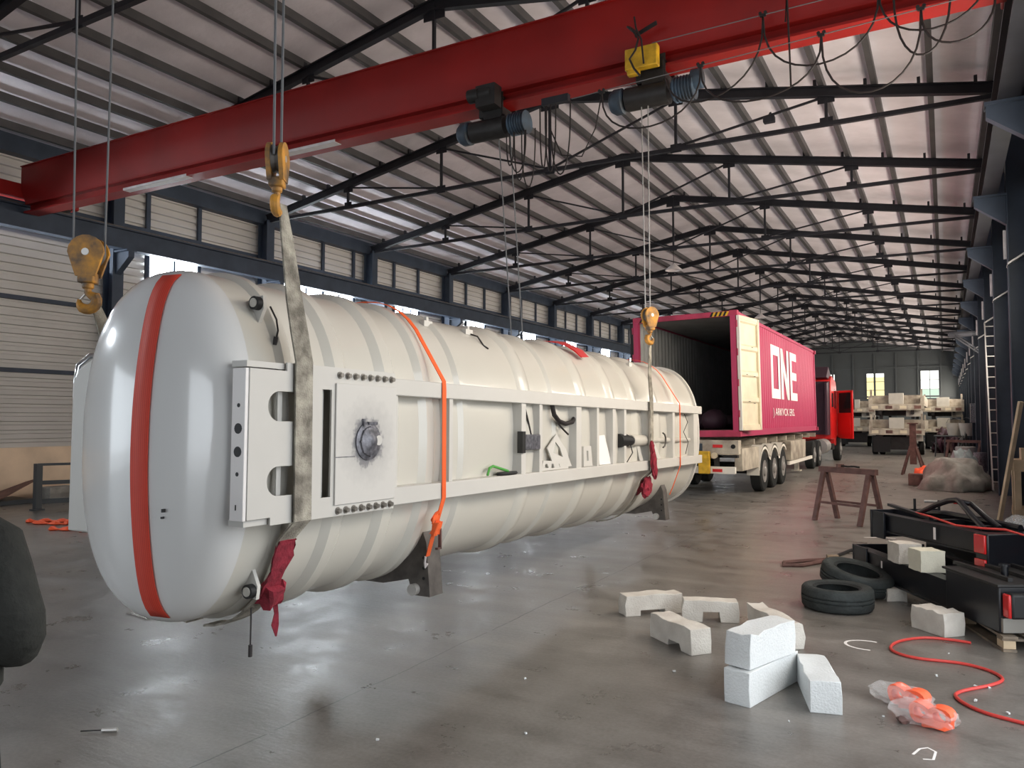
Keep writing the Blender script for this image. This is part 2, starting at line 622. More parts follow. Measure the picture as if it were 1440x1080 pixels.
def chalk(name, pts, r):
    mb = MB()
    mb.tube(pts, r, 6)
    for v in mb.bm.verts:
        v.co.z = 0.0008 + max(0, v.co.z) * 0.05
    return mb.build(name, 'letter', fl)
chalk('chalk_mark', [(-0.60 + 0.17 * math.cos(R(a)), 7.05 + 0.14 * math.sin(R(a)), 0.003) for a in range(70, 281, 15)], 0.012)
chalk('chalk_mark', [(-0.20, 4.90, 0.003), (-0.17, 5.0, 0.003), (-0.13, 5.04, 0.003), (-0.09, 5.0, 0.003), (-0.10, 4.88, 0.003), (-0.15, 4.86, 0.003)], 0.007)
chalk('chalk_mark', [(-1.16, 13.4, 0.003), (-0.95, 13.55, 0.003), (-0.72, 13.5, 0.003)], 0.02)

def ribbed(x_face, y0, y1, z0, z1, pitch, depth, sgn, vertical=False):
    """trapezoid ribbed sheet in a plane of constant X"""
    mb = MB()
    prof = []
    n = int(((y1 - y0) if vertical else (z1 - z0)) / pitch)
    a0 = y0 if vertical else z0
    for k in range(n):
        a = a0 + k * pitch
        prof += [(a, 0), (a + pitch * 0.52, 0), (a + pitch * 0.60, depth), (a + pitch * 0.92, depth)]
    prof.append((y1 if vertical else z1, 0))
    if vertical:
        rings = [[V(x_face + sgn * d, a, z) for a, d in prof] for z in (z0, z1)]
    else:
        rings = [[V(x_face + sgn * d, y, a) for a, d in prof] for y in (y0, y1)]
    mb.loft(rings, close=False, cap=False)
    return mb

# left wall: rendered dwarf wall below, ribbed sheeting above, a doorway behind the camera
DL0, DL1 = -9.5, -3.5
wl = ribbed(XL, DL1, Y1, 1.2, EAVE, 0.205, 0.07, -1)
wl.bx(XL - 0.06, XL - 0.01, Y0, DL0, 1.2, EAVE)
wl.bx(XL - 0.1, XL - 0.05, DL0, DL1, 5.0, EAVE)
wall_left = struct(wl.build('wall_left', 'clad'))
struct(MB().bx(XL - 0.2, XL + 0.06, DL1, Y1, 0, 1.2).bx(XL - 0.2, XL + 0.06, Y0, DL0, 0, 1.2).build('baseboard_left', 'brick'))
# right wall: dark ribbed sheeting with a wide side door opening beside the camera
DR0, DR1 = 1.2, 7.0
wr = ribbed(XR, DR1, Y1, 0, EAVE, 0.25, 0.04, 1, vertical=True)
wr.bx(XR, XR + 0.05, Y0, DR0, 0, EAVE).bx(XR, XR + 0.05, DR0, DR1, 5.0, EAVE)
struct(wr.build('wall_right', 'dwall'))
# end wall with gable
we = MB().prism([(XL, 0), (XR, 0), (XR, EAVE + 0.08), (XC, RIDGE + 0.05), (XL, EAVE + 0.08)], 'y', Y1, Y1 + 0.15)
for k in range(11):
    x = XL + 0.4 + k * 2.02
    we.bx(x - 0.08, x + 0.08, Y1 - 0.16, Y1, 0, 8.6)
for z in (4.2, 7.2):
    we.bx(XL, XR, Y1 - 0.12, Y1, z - 0.08, z + 0.08)
struct(we.build('wall_back', 'ewall'))
# front wall behind the camera with the big door
wf = MB().bx(XL, -10, Y0 - 0.15, Y0, 0, EAVE).bx(-1, XR, Y0 - 0.15, Y0, 0, EAVE).bx(-10, -1, Y0 - 0.15, Y0, 5.8, EAVE)
wf.prism([(XL, EAVE), (XR, EAVE), (XR, EAVE + 0.08), (XC, RIDGE + 0.05), (XL, EAVE + 0.08)], 'y', Y0 - 0.15, Y0)
struct(wf.build('wall_front', 'ewall'))
# roof slopes
ce = MB()
ce.prism([(XL - 0.3, EAVE), (XC, RIDGE), (XR + 0.3, EAVE), (XR + 0.3, EAVE + 0.1), (XC, RIDGE + 0.1), (XL - 0.3, EAVE + 0.1)], 'y', Y0 - 0.2, Y1 + 0.2)
struct(ce.build('ceiling', 'roof'))
# dark eave struts
struct(MB().bx(XL, XL + 0.30, Y0, Y1, 8.0, 8.42).build('trim_1', 'navy'))
struct(MB().bx(XR - 0.30, XR, Y0, Y1, 7.95, 8.42).build('trim_2', 'truss'))
# thin dark wall girts that divide the left cladding
g = MB()
for z in (6.98, 4.7, 3.0):
    g.bx(XL + 0.01, XL + 0.09, DL1, Y1, z - 0.05, z + 0.05)
for y in (3.3, 4.9, 6.9, 8.5, 13.4, 15.06, 17.75, 20.2, 21.8, 24.2, 25.8, 29.45, 31.06, 34.7, 36.3, 40.0, 41.5, 45.1, 46.7, 50.2, 51.8):
    g.bx(XL + 0.01, XL + 0.08, y - 0.06, y + 0.06, 5.4, 8.0)
struct(g.build('trim_3', 'navy'))

# windows on the left wall
wn = 0
def window(x, y0, y1, z0, z1, panes, glass, sgn, fm='navy', rows=1):
    global wn
    wn += 1
    xf = x + sgn * 0.03
    p = struct(MB().bx(xf, xf + sgn * 0.02, y0, y1, z0, z1).build('window_%d' % wn, glass))
    f = MB()
    xg0, xg1 = xf - sgn * 0.01, xf + sgn * 0.06
    w = 0.05
    f.bx(xg0, xg1, y0 - w, y1 + w, z0 - w, z0).bx(xg0, xg1, y0 - w, y1 + w, z1, z1 + w)
    for k in range(panes + 1):
        y = y0 + (y1 - y0) * k / panes
        f.bx(xg0, xg1, y - w * 0.6, y + w * 0.6, z0, z1)
    for k in range(1, rows):
        z = z0 + (z1 - z0) * k / rows
        f.bx(xg0, xg1, y0, y1, z - 0.025, z + 0.025)
    f.build('window_frame', fm, p)
    return p
for y0, y1, n in ((-1.8, 0.2, 2), (3.3, 4.9, 2), (6.9, 8.5, 2), (13.4, 15.06, 2), (17.75, 21.8, 5), (24.2, 25.8, 3), (29.45, 31.06, 2), (34.7, 36.3, 3), (40.0, 41.5, 3),
                  (45.1, 46.7, 2), (50.2, 51.8, 2), (55.3, 56.9, 2), (60.4, 62.0, 2), (65.5, 67.1, 2), (70.6, 72.2, 2), (75.7, 77.3, 2)):
    window(XL, y0, y1, 5.62, 6.34, n, 'win', 1)
for k in range(-1, 15):
    yc = 12.25 + BAY * k + BAY / 2
    window(XR, yc - 1.1, yc + 1.1, 3.4, 5.3, 3, 'winr', -1, rows=2)
# end wall windows
def end_window(x0, x1, z0, z1, glass, lower, zl):
    global wn
    wn += 1
    yf = Y1 - 0.05
    p = struct(MB().bx(x0, x1, yf - 0.02, yf, zl, z1).build('window_%d' % wn, glass))
    q = MB().bx(x0, x1, yf - 0.02, yf, z0, zl).build('pane', lower, p)
    f = MB()
    for k in range(3):
        x = x0 + (x1 - x0) * k / 2
        f.bx(x - 0.03, x + 0.03, yf - 0.06, yf + 0.02, z0, z1)
    for k in range(4):
        z = z0 + (z1 - z0) * k / 3
        f.bx(x0, x1, yf - 0.06, yf + 0.02, z - 0.025, z + 0.025)
    f.build('window_frame', 'dwall', p)
end_window(-7.15, -5.45, 4.0, 6.65, 'wine', 'wincol', 6.25)
end_window(-2.15, -0.5, 4.0, 6.80, 'wine', 'wingreen', 4.9)
end_window(-11.9, -10.2, 4.0, 6.65, 'wine', 'wingreen', 4.6)

# ------------------------------------------------------------------ roof frame: purlins, trusses, columns, runways
NP = 10
for side, sx in (('left', -1), ('right', 1)):
    xe = XL if sx < 0 else XR
    for k in range(NP):
        t = (k + 0.35) / NP
        x = XC + (xe - XC) * t
        z = RIDGE + (EAVE - RIDGE) * t - 0.10
        mb = MB().bx(x - 0.055, x + 0.055, Y0, Y1 - 0.2, z - 0.10, z + 0.075)
        mb.single('roof_purlin', 'purlin', 'dark steel purlin under the roof sheeting, %s from the ridge on the %s slope' % (ORD[k], 'left' if sx < 0 else 'right'), 'purlin', (x, Y0, z), 'roof purlins')

def make_truss(label):
    zt = lambda x: 10.0 - abs(x - XC) * (10.0 - 8.17) / 9.95      # rafter centre line
    xa, xb = XL + 0.35, XR - 0.35
    t = thing('roof_truss', label, 'roof truss', (XC, 0, 8.15), 'roof trusses')
    for s, xe in ((-1, xa), (1, xb)):
        m = MB()
        for dz, w, h in ((0.10, 0.14, 0.025), (-0.10, 0.14, 0.025), (0, 0.03, 0.2)):
            m.beam((XC, 0, zt(XC) + dz), (xe, 0, zt(xe) + dz), w, h)
        for k in range(NP):
            x = XC + (xe - XC) * (k + 0.35) / NP
            m.box((x + s * 0.09, 0, zt(x) + 0.17), (0.06, 0.10, 0.13))
        m.build('rafter', 'truss', t)
    m = MB()
    for s in (-1, 1):
        xe = xa if s < 0 else xb
        m.beam((XC, 0, 8.15), (xe, 0, 8.08), 0.09, 0.09)
    m.build('bottom_chord', 'truss', t)
    x3 = [XC + (xe - XC) * f for xe in (xa, xb) for f in (1 / 3, 2 / 3)]
    for x in [XC] + x3:
        m = MB().beam((x, 0, 8.12), (x, 0, zt(x)), 0.06, 0.06, up=(0, 1, 0))
        m.build('vertical_strut', 'truss', t)
        MB().box((x, 0, zt(x) - 0.13), (0.34 if x != XC else 0.5, 0.02, 0.22 if x != XC else 0.34)).build('gusset_plate', 'truss', t)
        MB().box((x, 0, 8.15), (0.26, 0.02, 0.20)).build('gusset_plate', 'truss', t)
    for xe in (xa, xb):
        a, b, c = XC, XC + (xe - XC) / 3, XC + (xe - XC) * 2 / 3
        for top, low in ((b, a), (c, b)):
            MB().beam((top, 0, zt(top) - 0.1), (low, 0, 8.18), 0.045, 0.045).build('diagonal_brace', 'truss', t)
    return t

tr = make_truss('dark steel roof truss nearest overhead, in front of the red crane girder')
tr.location.y = TY[0]
for k, y in enumerate(TY[1:-1]):
    dup(tr, (XC, y, 8.15), 'dark steel roof truss, %s one beyond the red crane girder' % ORD[k + 1 - 1] if k else 'dark steel roof truss just behind the red crane girder')

def make_column(x, sgn, label):
    t = thing('steel_column', label, 'column', (x, 0, 0), 'left wall columns' if sgn > 0 else 'right wall columns')
    m = MB().bx(x - 0.19, x + 0.19, -0.015, 0.015, 0, 8.1)
    m.bx(x - 0.2, x - 0.18, -0.15, 0.15, 0, 8.1).bx(x + 0.18, x + 0.2, -0.15, 0.15, 0, 8.1)
    m.build('column_shaft', 'navy', t)
    m = MB().prism([(x + sgn * 0.2, 5.55), (x + sgn * 0.2, 6.1), (x + sgn * 0.72, 6.1), (x + sgn * 0.72, 5.95)], 'y', -0.08, 0.08)
    m.bx(x + sgn * 0.2, x + sgn * 0.74, -0.14, 0.14, 6.1, 6.14)
    m.build('crane_bracket', 'navy', t)
    return t
cl = make_column(XL + 0.32, 1, 'x')
cl.location.y = TY[0]
cl['label'] = 'dark blue steel column on the ribbed wall, outermost before the tank end'
for k, y in enumerate(TY[1:-1]):
    dup(cl, (XL + 0.32, y, 0), 'dark blue steel column of the ribbed windowed wall, under roof truss %s beyond the girder' % ORD[k])
cr = make_column(XR - 0.26, -1, 'x')
MB().bx(XR - 0.52, XR - 0.47, -0.03, 0.03, 4.9, 5.45).build('pale_stiffener', 'pale', cr)
MB().prism([(XR - 0.47, 4.75), (XR - 0.47, 4.79), (XR - 0.15, 5.0), (XR - 0.15, 4.96)], 'y', -0.25, 0.15).build('bracket_plate', 'alu', cr)
cr.location.y = TY[1]
cr['label'] = 'dark steel column on the dark sheeted wall, nearest of its row'
for k, y in enumerate(TY[2:-1]):
    dup(cr, (XR - 0.26, y, 0), 'dark steel column on the dark sheeted wall, %s along its row' % ORD[k + 1])

for x, lab in ((XL + 0.86, 'dark blue crane runway beam along the ribbed windowed wall'), (XR - 0.72, 'dark crane runway beam along the dark sheeted wall')):
    t = thing('runway_beam', lab, 'crane runway', (x, 0, 6.14), 'crane runways')
    MB().bx(x - 0.13, x + 0.13, -11.5, Y1 - 0.5, 6.14, 6.17).bx(x - 0.015, x + 0.015, -11.5, Y1 - 0.5, 6.17, 6.63).bx(x - 0.13, x + 0.13, -11.5, Y1 - 0.5, 6.63, 6.66).build('beam', 'navy' if x < -9 else 'truss', t)
    MB().bx(x - 0.03, x + 0.03, -11.5, Y1 - 0.5, 6.66, 6.72).build('rail', 'steel', t)

# ------------------------------------------------------------------ overhead crane
def make_girder(yc, label, full=True):
    t = thing('crane_girder', label, 'crane girder', (-8.5, yc, 6.47))
    x0, x1 = XL + 1.0, XR - 0.86
    p = [(yc - 0.24, 7.48), (yc + 0.24, 7.48), (yc + 0.24, 6.98), (yc + 0.14, 6.72), (yc + 0.14, 6.66), (yc - 0.14, 6.66), (yc - 0.14, 6.72), (yc - 0.24, 6.98)]
    MB().prism(p, 'x', x0, x1).build('box_girder', 'red', t)
    MB().bx(x0, x1, yc - 0.27, yc + 0.27, 7.48, 7.50).build('top_plate', 'red', t)
    MB().bx(x0, x1, yc - 0.02, yc + 0.02, 6.5, 6.66).bx(x0, x1, yc - 0.17, yc + 0.17, 6.465, 6.50).build('bottom_flange', 'red', t)
    if full:
        for a, b in ((-14.35, -12.45), (-10.1, -8.75)):
            MB().bx(a, b, yc - 0.176, yc - 0.168, 6.455, 6.502).bx(a, b, yc - 0.17, yc - 0.02, 6.455, 6.463).build('pale_flange_strip', 'pale', t)  # pale strips along two stretches of the flange edge
    for x in (XL + 0.86, XR - 0.72):
        e = MB().bx(x - 0.14, x + 0.14, yc - 1.1, yc + 1.1, 6.80, 7.12).build('end_carriage', 'red', t, bevel=0.02)
        for s in (-1, 1):
            MB().cyl((x - 0.05, yc + s * 0.85, 6.86), (x + 0.05, yc + s * 0.85, 6.86), 0.14).build('wheel', 'grease', e)
    return t
GY = 9.8
make_girder(GY, 'long red overhead crane girder crossing the hall above the tank')
make_girder(3.45, 'second red crane girder above the near end of the tank', False)

def make_hoist(x, yc, label, sgn=1, big=True):
    """electric rope hoist under the girder flange: drum with ribbed shell, motor, gear case, trolley"""
    t = thing('electric_hoist', label, 'hoist', (x, yc, 6.0), 'electric hoists')
    z = 6.13
    y = yc - 0.12
    MB().cyl((x - 0.36, y, z), (x + 0.22, y, z), 0.155, 24).build('drum_casing', 'grease', t)
    prof = [(0.0, 0.0), (0.12, 0.0), (0.165, 0.03)]
    for k in range(6):
        prof += [(0.165, 0.05 + k * 0.04), (0.145, 0.055 + k * 0.04), (0.145, 0.075 + k * 0.04), (0.165, 0.08 + k * 0.04)]
    prof += [(0.165, 0.29), (0.0, 0.29)]
    MB().lathe(prof, (x + sgn * 0.27, y, z), (sgn, 0, 0), 24).build('motor', 'hoist', t)
    MB().lathe([(0, 0), (0.13, 0), (0.17, 0.03), (0.17, 0.14), (0.13, 0.2), (0, 0.2)], (x - sgn * 0.38, y, z), (-sgn, 0, 0), 24).build('gear_case', 'hoist', t)
    MB().bx(x - 0.12, x + 0.18, yc - 0.22, yc + 0.2, z + 0.12, 6.42).build('hanger_frame', 'grease', t)
    tr_ = MB()
    for s in (-1, 1):
        tr_.bx(x - 0.2, x + 0.2, yc + s * 0.2 - 0.01, yc + s * 0.2 + 0.01, 6.3, 6.62)
        for q in (-0.13, 0.13):
            tr_.cyl((x + q, yc + s * 0.19, 6.55), (x + q, yc + s * 0.10, 6.55), 0.055, 16)
    tr_.bx(x - 0.2, x + 0.2, yc - 0.2, yc + 0.2, 6.29, 6.31)
    tr_.build('trolley', 'grease', t)
    return t
hA = make_hoist(-5.72, GY, 'blue grey hoist with a round trolley motor, under the middle of the red girder', 1)
MB().cyl((-5.98, 9.42, 6.56), (-5.80, 9.42, 6.56), 0.10, 18).cyl((-5.80, 9.42, 6.56), (-5.60, 9.42, 6.56), 0.085, 18).bx(-5.84, -5.52, 9.36, 9.56, 6.36, 6.67).build('trolley_motor', 'grease', hA)
for q in (-0.05, 0.14):
    MB().cyl((-5.62 + q, GY - 0.05, 6.0), (-5.60 + q, GY + 0.35, 2.6), 0.009, 6).build('wire_rope', 'rope', hA)
for k, (q, d) in enumerate(((0.25, 0.6), (0.38, 0.9), (0.5, 1.05), (0.30, 0.75))):
    MB().tube(u_loop((-5.72 + q, 9.62, 6.0), (-5.72 + q + 0.13 + 0.05 * k, 9.60, 5.98), d * 0.8), 0.010, 6).build('cable_loop', 'cable', hA)
hB = make_hoist(-3.28, GY, 'blue grey hoist with a yellow electrical box under the red girder', 1)
MB().bx(-3.56, -3.12, 9.38, 9.5, 6.40, 6.68).bx(-3.54, -3.38, 9.40, 9.5, 6.34, 6.41).build('electrical_box', 'yellow', hB, bevel=0.015)
MB().cyl((-2.75, 9.68, 6.22), (-2.62, 9.68, 6.22), 0.13, 18).build('motor_cowl', 'hoist', hB)
MB().tube([(-3.50, 9.33, 6.95), (-3.40, 9.30, 6.84), (-3.34, 9.30, 6.74), (-3.38, 9.3, 6.6), (-3.46, 9.3, 6.5), (-3.40, 9.3, 6.36), (-3.32, 9.3, 6.25)], 0.014, 6).tube([(-3.40, 9.32, 7.05), (-3.37, 9.30, 6.88), (-3.30, 9.3, 6.72), (-3.27, 9.3, 6.4)], 0.012, 6).build('power_cable', 'cable', hB)
MB().beam((-3.52, 9.45, 7.0), (-3.38, 9.30, 6.84), 0.03, 0.03).beam((-3.42, 9.4, 6.84), (-3.1, 9.32, 6.9), 0.02, 0.05).build('cable_arm', 'grease', hB)
for q in (-0.045, 0.045):
    MB().cyl((-3.38 + q, GY - 0.16, 6.02), (-3.36 + q * 0.7, GY - 0.16, 3.25), 0.008, 6).build('wire_rope', 'rim', hB)
hC = make_hoist(-5.12, 3.45, 'hoist on the second girder above the hook block behind the tank', -1)
hD = make_hoist(-3.3, 3.45, 'hoist on the second girder above the hook block beside the tank plate', 1)

# festoon cables on the girder face
fs = thing('festoon_cable', 'dark festoon power cable looping along the red girder from hoist to end', 'cable', (-2.5, 9.3, 6.2))
MB().tube([(-4.3, 9.33, 6.16), (-2.54, 9.31, 6.21), (-1.1, 9.3, 6.25), (0.6, 9.3, 6.31)], 0.006, 6).build('guide_wire', 'rope', fs)
MB().tube([(-3.2, 9.42, 6.70), (-0.2, 9.42, 6.72), (0.6, 9.42, 6.73)], 0.006, 6).build('guide_wire', 'rope', fs)
hang = [(-3.86, 9.33, 6.15), (-2.54, 9.31, 6.20), (-1.145, 9.30, 6.24), (-0.135, 9.3, 6.28), (0.55, 9.3, 6.31)]
for p in hang[:4] + [(-1.81, 9.42, 6.70), (-0.55, 9.42, 6.71)]:
    MB().box((p[0], p[1], p[2] + 0.005), (0.07, 0.03, 0.035)).cyl((p[0] - 0.03, p[1] - 0.02, p[2] + 0.03), (p[0] - 0.03, p[1] + 0.02, p[2] + 0.03), 0.02, 10).cyl((p[0] + 0.03, p[1] - 0.02, p[2] + 0.03), (p[0] + 0.03, p[1] + 0.02, p[2] + 0.03), 0.02, 10).build('cable_trolley', 'grease', fs)
for a, b, d in ((hang[0], hang[1], 0.60), (hang[1], hang[2], 0.58), (hang[2], hang[3], 0.78), (hang[3], hang[4], 0.45),
                ((-1.81, 9.42, 6.68), (-0.55, 9.42, 6.69), 0.72), ((-3.05, 9.42, 6.45), (-1.81, 9.42, 6.68), 0.75), ((-0.55, 9.42, 6.69), (0.5, 9.42, 6.7), 0.6), ((-0.4, 9.35, 6.6), (0.15, 9.35, 6.6), 0.8)):
    MB().tube(u_loop(a, b, d), 0.012, 6).build('cable_loop', 'cable', fs)
for x0, w, d in ((-4.78, 0.10, 0.86), (-4.70, 0.16, 0.92), (-4.62, 0.30, 0.98)):
    MB().tube(u_loop((x0, 9.34, 6.14), (x0 + w, 9.34, 6.14), d), 0.011, 6).build('cable_loop', 'cable', fs)
MB().box((-4.55, 9.36, 6.2), (0.4, 0.08, 0.1)).build('cable_clamp', 'truss', fs)
MB().tube([(-3.86, 9.33, 6.15), (-3.95, 9.33, 5.7), (-4.15, 9.33, 5.35), (-4.45, 9.34, 5.42), (-4.62, 9.34, 5.8), (-4.62, 9.34, 6.15)], 0.010, 6).build('cable_loop', 'cable', fs)
MB().tube([(-1.55, 9.4, 6.55), (-1.53, 9.4, 6.9), (-1.51, 9.4, 6.2), (-1.50, 9.4, 5.75)], 0.011, 6).build('drop_cable', 'cable', fs)

def make_hook_block(p, label, w=0.20, turn=0.0, rope_top=6.0, hookdir=1, s=1.0):
    """two cheek plates round a sheave, a swivel yoke below and a big open hook; p = tip of the throat where the sling lies"""
    t = thing('hook_block', label, 'hook block', p, 'crane hook blocks')
    x, y, z = p
    zc = z + 0.42 * s
    rs = 0.125 * s
    ca, sa = math.cos(turn), math.sin(turn)
    def L(u, v, w_):
        return V(x + u * ca - v * sa, y + u * sa + v * ca, w_)
    for k, v in enumerate((-0.055 * s, 0.055 * s)):
        m = MB()
        ol = []
        for a in range(0, 181, 20):
            ol.append((rs * 1.15 * math.cos(R(a)), zc + rs * 1.15 * math.sin(R(a))))
        ol += [(-rs * 0.62, zc - 0.2 * s), (rs * 0.62, zc - 0.2 * s)]
        rings = [[L(u, v + q, h) for u, h in ol] for q in (-0.012, 0.012)]
        m.loft(rings)
        m.build('cheek_plate', 'hook', t)
    MB().lathe([(0.02, -0.03 * s), (rs, -0.035 * s), (rs * 0.86, 0), (rs, 0.035 * s), (0.02, 0.03 * s)], L(0, 0, zc), (-sa, ca, 0), 24).build('sheave', 'steel', t)
    MB().cyl(L(0, -0.075 * s, zc), L(0, 0.075 * s, zc), 0.03 * s, 12).build('axle_pin', 'alu', t)
    MB().box(L(0, 0, zc - 0.21 * s), (0.13 * s, 0.13 * s, 0.09 * s), turn).cyl(L(0, 0, zc - 0.30 * s), L(0, 0, zc - 0.2 * s), 0.045 * s, 14).build('swivel_yoke', 'hook', t, bevel=0.01)
    hk = [(0, zc - 0.28 * s, 0.028), (0, zc - 0.33 * s, 0.03), (hookdir * 0.035 * s, zc - 0.36 * s, 0.034), (-hookdir * 0.035 * s, zc - 0.40 * s, 0.04)]
    for a in range(150, 371, 22):
        rr = 0.07 * s
        hk.append((hookdir * (rr * math.cos(R(a)) - 0.0 * s), z + 0.02 * s + rr * math.sin(R(a)) * 1.0, 0.043 if a < 300 else 0.043 - 0.028 * (a - 300) / 70))
    hk = hk[:2] + [(-hookdir * 0.03 * s, zc - 0.355 * s, 0.034)] + hk[4:]
    MB().tube([L(u, 0, h) for u, h, _ in hk], [q * s for _, _, q in hk], 10).build('hook', 'hook', t)
    MB().beam(L(-0.0, 0, z + 0.10 * s), L(hookdir * 0.06 * s, 0, z + 0.03 * s), 0.025 * s, 0.006).build('safety_latch', 'alu', t)
    if rope_top:
        for u in (-rs, rs):
            MB().cyl(L(u, 0, zc), L(u * 1.25, 0.0, rope_top), 0.008, 6).build('wire_rope', 'rope', t)
    return t
make_hook_block((-5.21, 3.25, 2.66), 'yellow crane hook block hanging behind the tank end, hook open', turn=R(35), hookdir=-1, s=0.84)
make_hook_block((-3.345, 3.20, 3.08), 'worn yellow hook block above the wide grey sling at the tank side plate', turn=R(122), hookdir=1, s=0.66)
make_hook_block((-3.32, 9.60, 2.88), 'small yellow hook block over the sling at the far tank end, before the container', turn=R(60), rope_top=0, s=0.76)
make_hook_block((-5.54, 10.15, 2.24), 'hook block on the hidden side of the tank at its far end', turn=R(60), rope_top=0, s=0.76)

# ------------------------------------------------------------------ the white tank
CX, ZC, TA, TB, TN = -4.22, 1.70, 0.72, 1.085, 2.35
NSEG = 72
def oval(k, sc=1.0, off=0.0):
    th = 2 * PI * k / NSEG
    c, s = math.cos(th), math.sin(th)
    x = (TA * sc + off) * math.copysign(abs(c) ** (2 / TN), c)
    z = (TB * sc + off) * math.copysign(abs(s) ** (2 / TN), s)
    return CX + x, ZC + z
def oval_xz(th, off=0.0):
    return oval(th / (2 * PI) * NSEG, 1.0, off)
def dish_y(s):
    s = min(1.0, s)
    return 3.18 - 0.17 * math.sqrt(max(0, 1 - s ** 11)) - 0.13 * (1 - s * s)
TY0, TY1 = 3.18, 12.35
tank = thing('tank_vessel', 'long white oval tank with side rails, slung horizontally in front of the open container', 'tank', (CX, 3.05, 0.6))
MB().loft([[V(*(oval(k)[0], y, oval(k)[1])) for k in range(NSEG)] for y in (TY0, 5, 7, 9, 11, TY1)], cap=False).build('shell', 'white', tank, angle=50)
svals = [0.0001, 0.15, 0.3, 0.45, 0.6, 0.7, 0.8, 0.86, 0.9, 0.93, 0.955, 0.975, 0.988, 0.996, 1.0]
MB().loft([[V(oval(k, s)[0], dish_y(s), oval(k, s)[1]) for k in range(NSEG)] for s in svals]).build('end_cap', 'dish', tank, angle=60)
MB().loft([[V(oval(k, s)[0], TY1 + 0.02, oval(k, s)[1]) for k in range(NSEG)] for s in (1.03, 0.3, 0.001)]).loft([[V(oval(k, 1, o)[0], y, oval(k, 1, o)[1]) for k in range(NSEG)] for y, o in ((TY1 - 0.05, 0.0), (TY1 - 0.05, 0.035), (TY1 + 0.02, 0.035), (TY1 + 0.02, -0.02))], cap=False).build('tail_plate', 'matte', tank)
# ribbed orange band down the near end cap
sx0 = -4.10
strip = []
for i in range(41):
    z = ZC + 1.03 - 2.05 * i / 40
    row = []
    for dx in (-0.072, 0.072):
        x = sx0 + dx
        s = (abs((x - CX) / TA) ** TN + abs((z - ZC) / TB) ** TN) ** (1 / TN)
        row.append(V(x, dish_y(s) - 0.006, z))
    strip.append(row)
m = MB()
m.loft(strip, close=False, cap=False)
o = m.build('end_stripe', 'stripe', tank)
o['label'] = 'orange ribbed band down the white end cap'
md = o.modifiers.new('thick', 'SOLIDIFY'); md.thickness = 0.004
MB().box((-3.90, 2.90, 1.33), (0.012, 0.02, 0.02)).box((-3.905, 2.90, 1.29), (0.01, 0.02, 0.012)).build('drain_plug', 'dark', tank)
# hat-shaped stiffening ribs round the shell
for y, w, h in ((3.46, 0.07, 0.045), (3.92, 0.10, 0.05), (4.44, 0.11, 0.055), (4.90, 0.10, 0.05), (5.42, 0.08, 0.04), (6.55, 0.12, 0.055), (7.15, 0.07, 0.035), (7.9, 0.12, 0.055), (8.75, 0.12, 0.055), (9.5, 0.12, 0.055), (10.35, 0.12, 0.055), (11.4, 0.10, 0.05)):
    MB().loft([[V(oval(k, 1, q)[0], y + d, oval(k, 1, q)[1]) for k in range(NSEG)] for d, q in ((-w * 1.1, -0.004), (-w * 0.45, h * 0.72), (w * 0.45, h * 0.72), (w * 1.1, -0.004))], cap=False).build('rib', 'white', tank, angle=30)

SX = -3.40      # outer face of the side frame
for sg in (1, -1):
    X = lambda x: x if sg > 0 else 2 * CX - x
    y0 = 4.36
    for z0, z1, nm in ((2.035, 2.155, 'upper_rail'), (1.26, 1.385, 'lower_rail')):
        MB().bx(X(SX), X(SX - 0.22), y0, 12.28, z0, z1).build(nm, 'matte', tank, bevel=0.006)
    for y, w in ((4.40, 0.05), (5.11, 0.05), (6.32, 0.085), (6.67, 0.06), (7.56, 0.13), (8.08, 0.06), (8.57, 0.09), (8.93, 0.07), (9.83, 0.11), (10.86, 0.10), (11.98, 0.22)):
        MB().bx(X(SX - 0.015), X(SX - 0.14), y - w / 2, y + w / 2, 1.38, 2.04).build('post', 'matte', tank)
# mounting plate with two D-shaped openings and a slot, near end of the side frame
def dloop(cy, cz, r, yr):
    return [(cy + r * math.cos(R(a)), cz + r * math.sin(R(a))) for a in range(90, 271, 12)] + [(yr, cz - r), (yr, cz + r)]
outer = [(3.05, 1.29), (3.22, 1.29), (3.22, 1.245), (4.36, 1.245), (4.36, 2.19), (3.33, 2.19), (3.33, 2.14), (3.05, 2.14)]
pl = curve_plate([outer, dloop(3.275, 1.93, 0.088, 3.47), dloop(3.275, 1.495, 0.086, 3.47), [(3.63, 1.37), (3.715, 1.37), (3.715, 2.045), (3.63, 2.045)]], 0.014, 'side_plate', 'matte', tank, side_matrix(SX))
for z in (2.15, 1.25):
    MB().bx(SX - 0.14, SX - 0.02, 3.05, 4.36, z, z + 0.035).build('plate_return', 'matte', tank)
for y in (3.31, 3.66):
    MB().bx(SX - 0.06, SX - 0.045, y, y + 0.035, 1.29, 2.15).build('backing_bar', 'matte', tank)
fl_ = MB().bx(SX - 0.105, SX, 3.025, 3.05, 1.285, 2.14).build('end_flange', 'letter', tank, bevel=0.004)  # paler than the plate; the colour stands in for light on its front
for z, w in ((1.93, 0.012), (1.80, 0.03), (1.67, 0.03), (1.545, 0.012)):
    MB().cyl((SX - 0.05, 3.0235, z), (SX - 0.05, 3.026, z), w, 14).build('hole', 'dark', fl_)
MB().box((SX - 0.055, 3.023, 1.36), (0.006, 0.003, 0.03)).build('slot_mark', 'dark', fl_)
cv = MB().bx(SX + 0.007, SX + 0.020, 3.745, 4.36, 1.315, 2.09).build('cover_plate', 'stain', tank, bevel=0.003)
MB().bx(SX + 0.019, SX + 0.0215, 3.745, 3.93, 1.615, 1.62).build('seam', 'hub', cv)
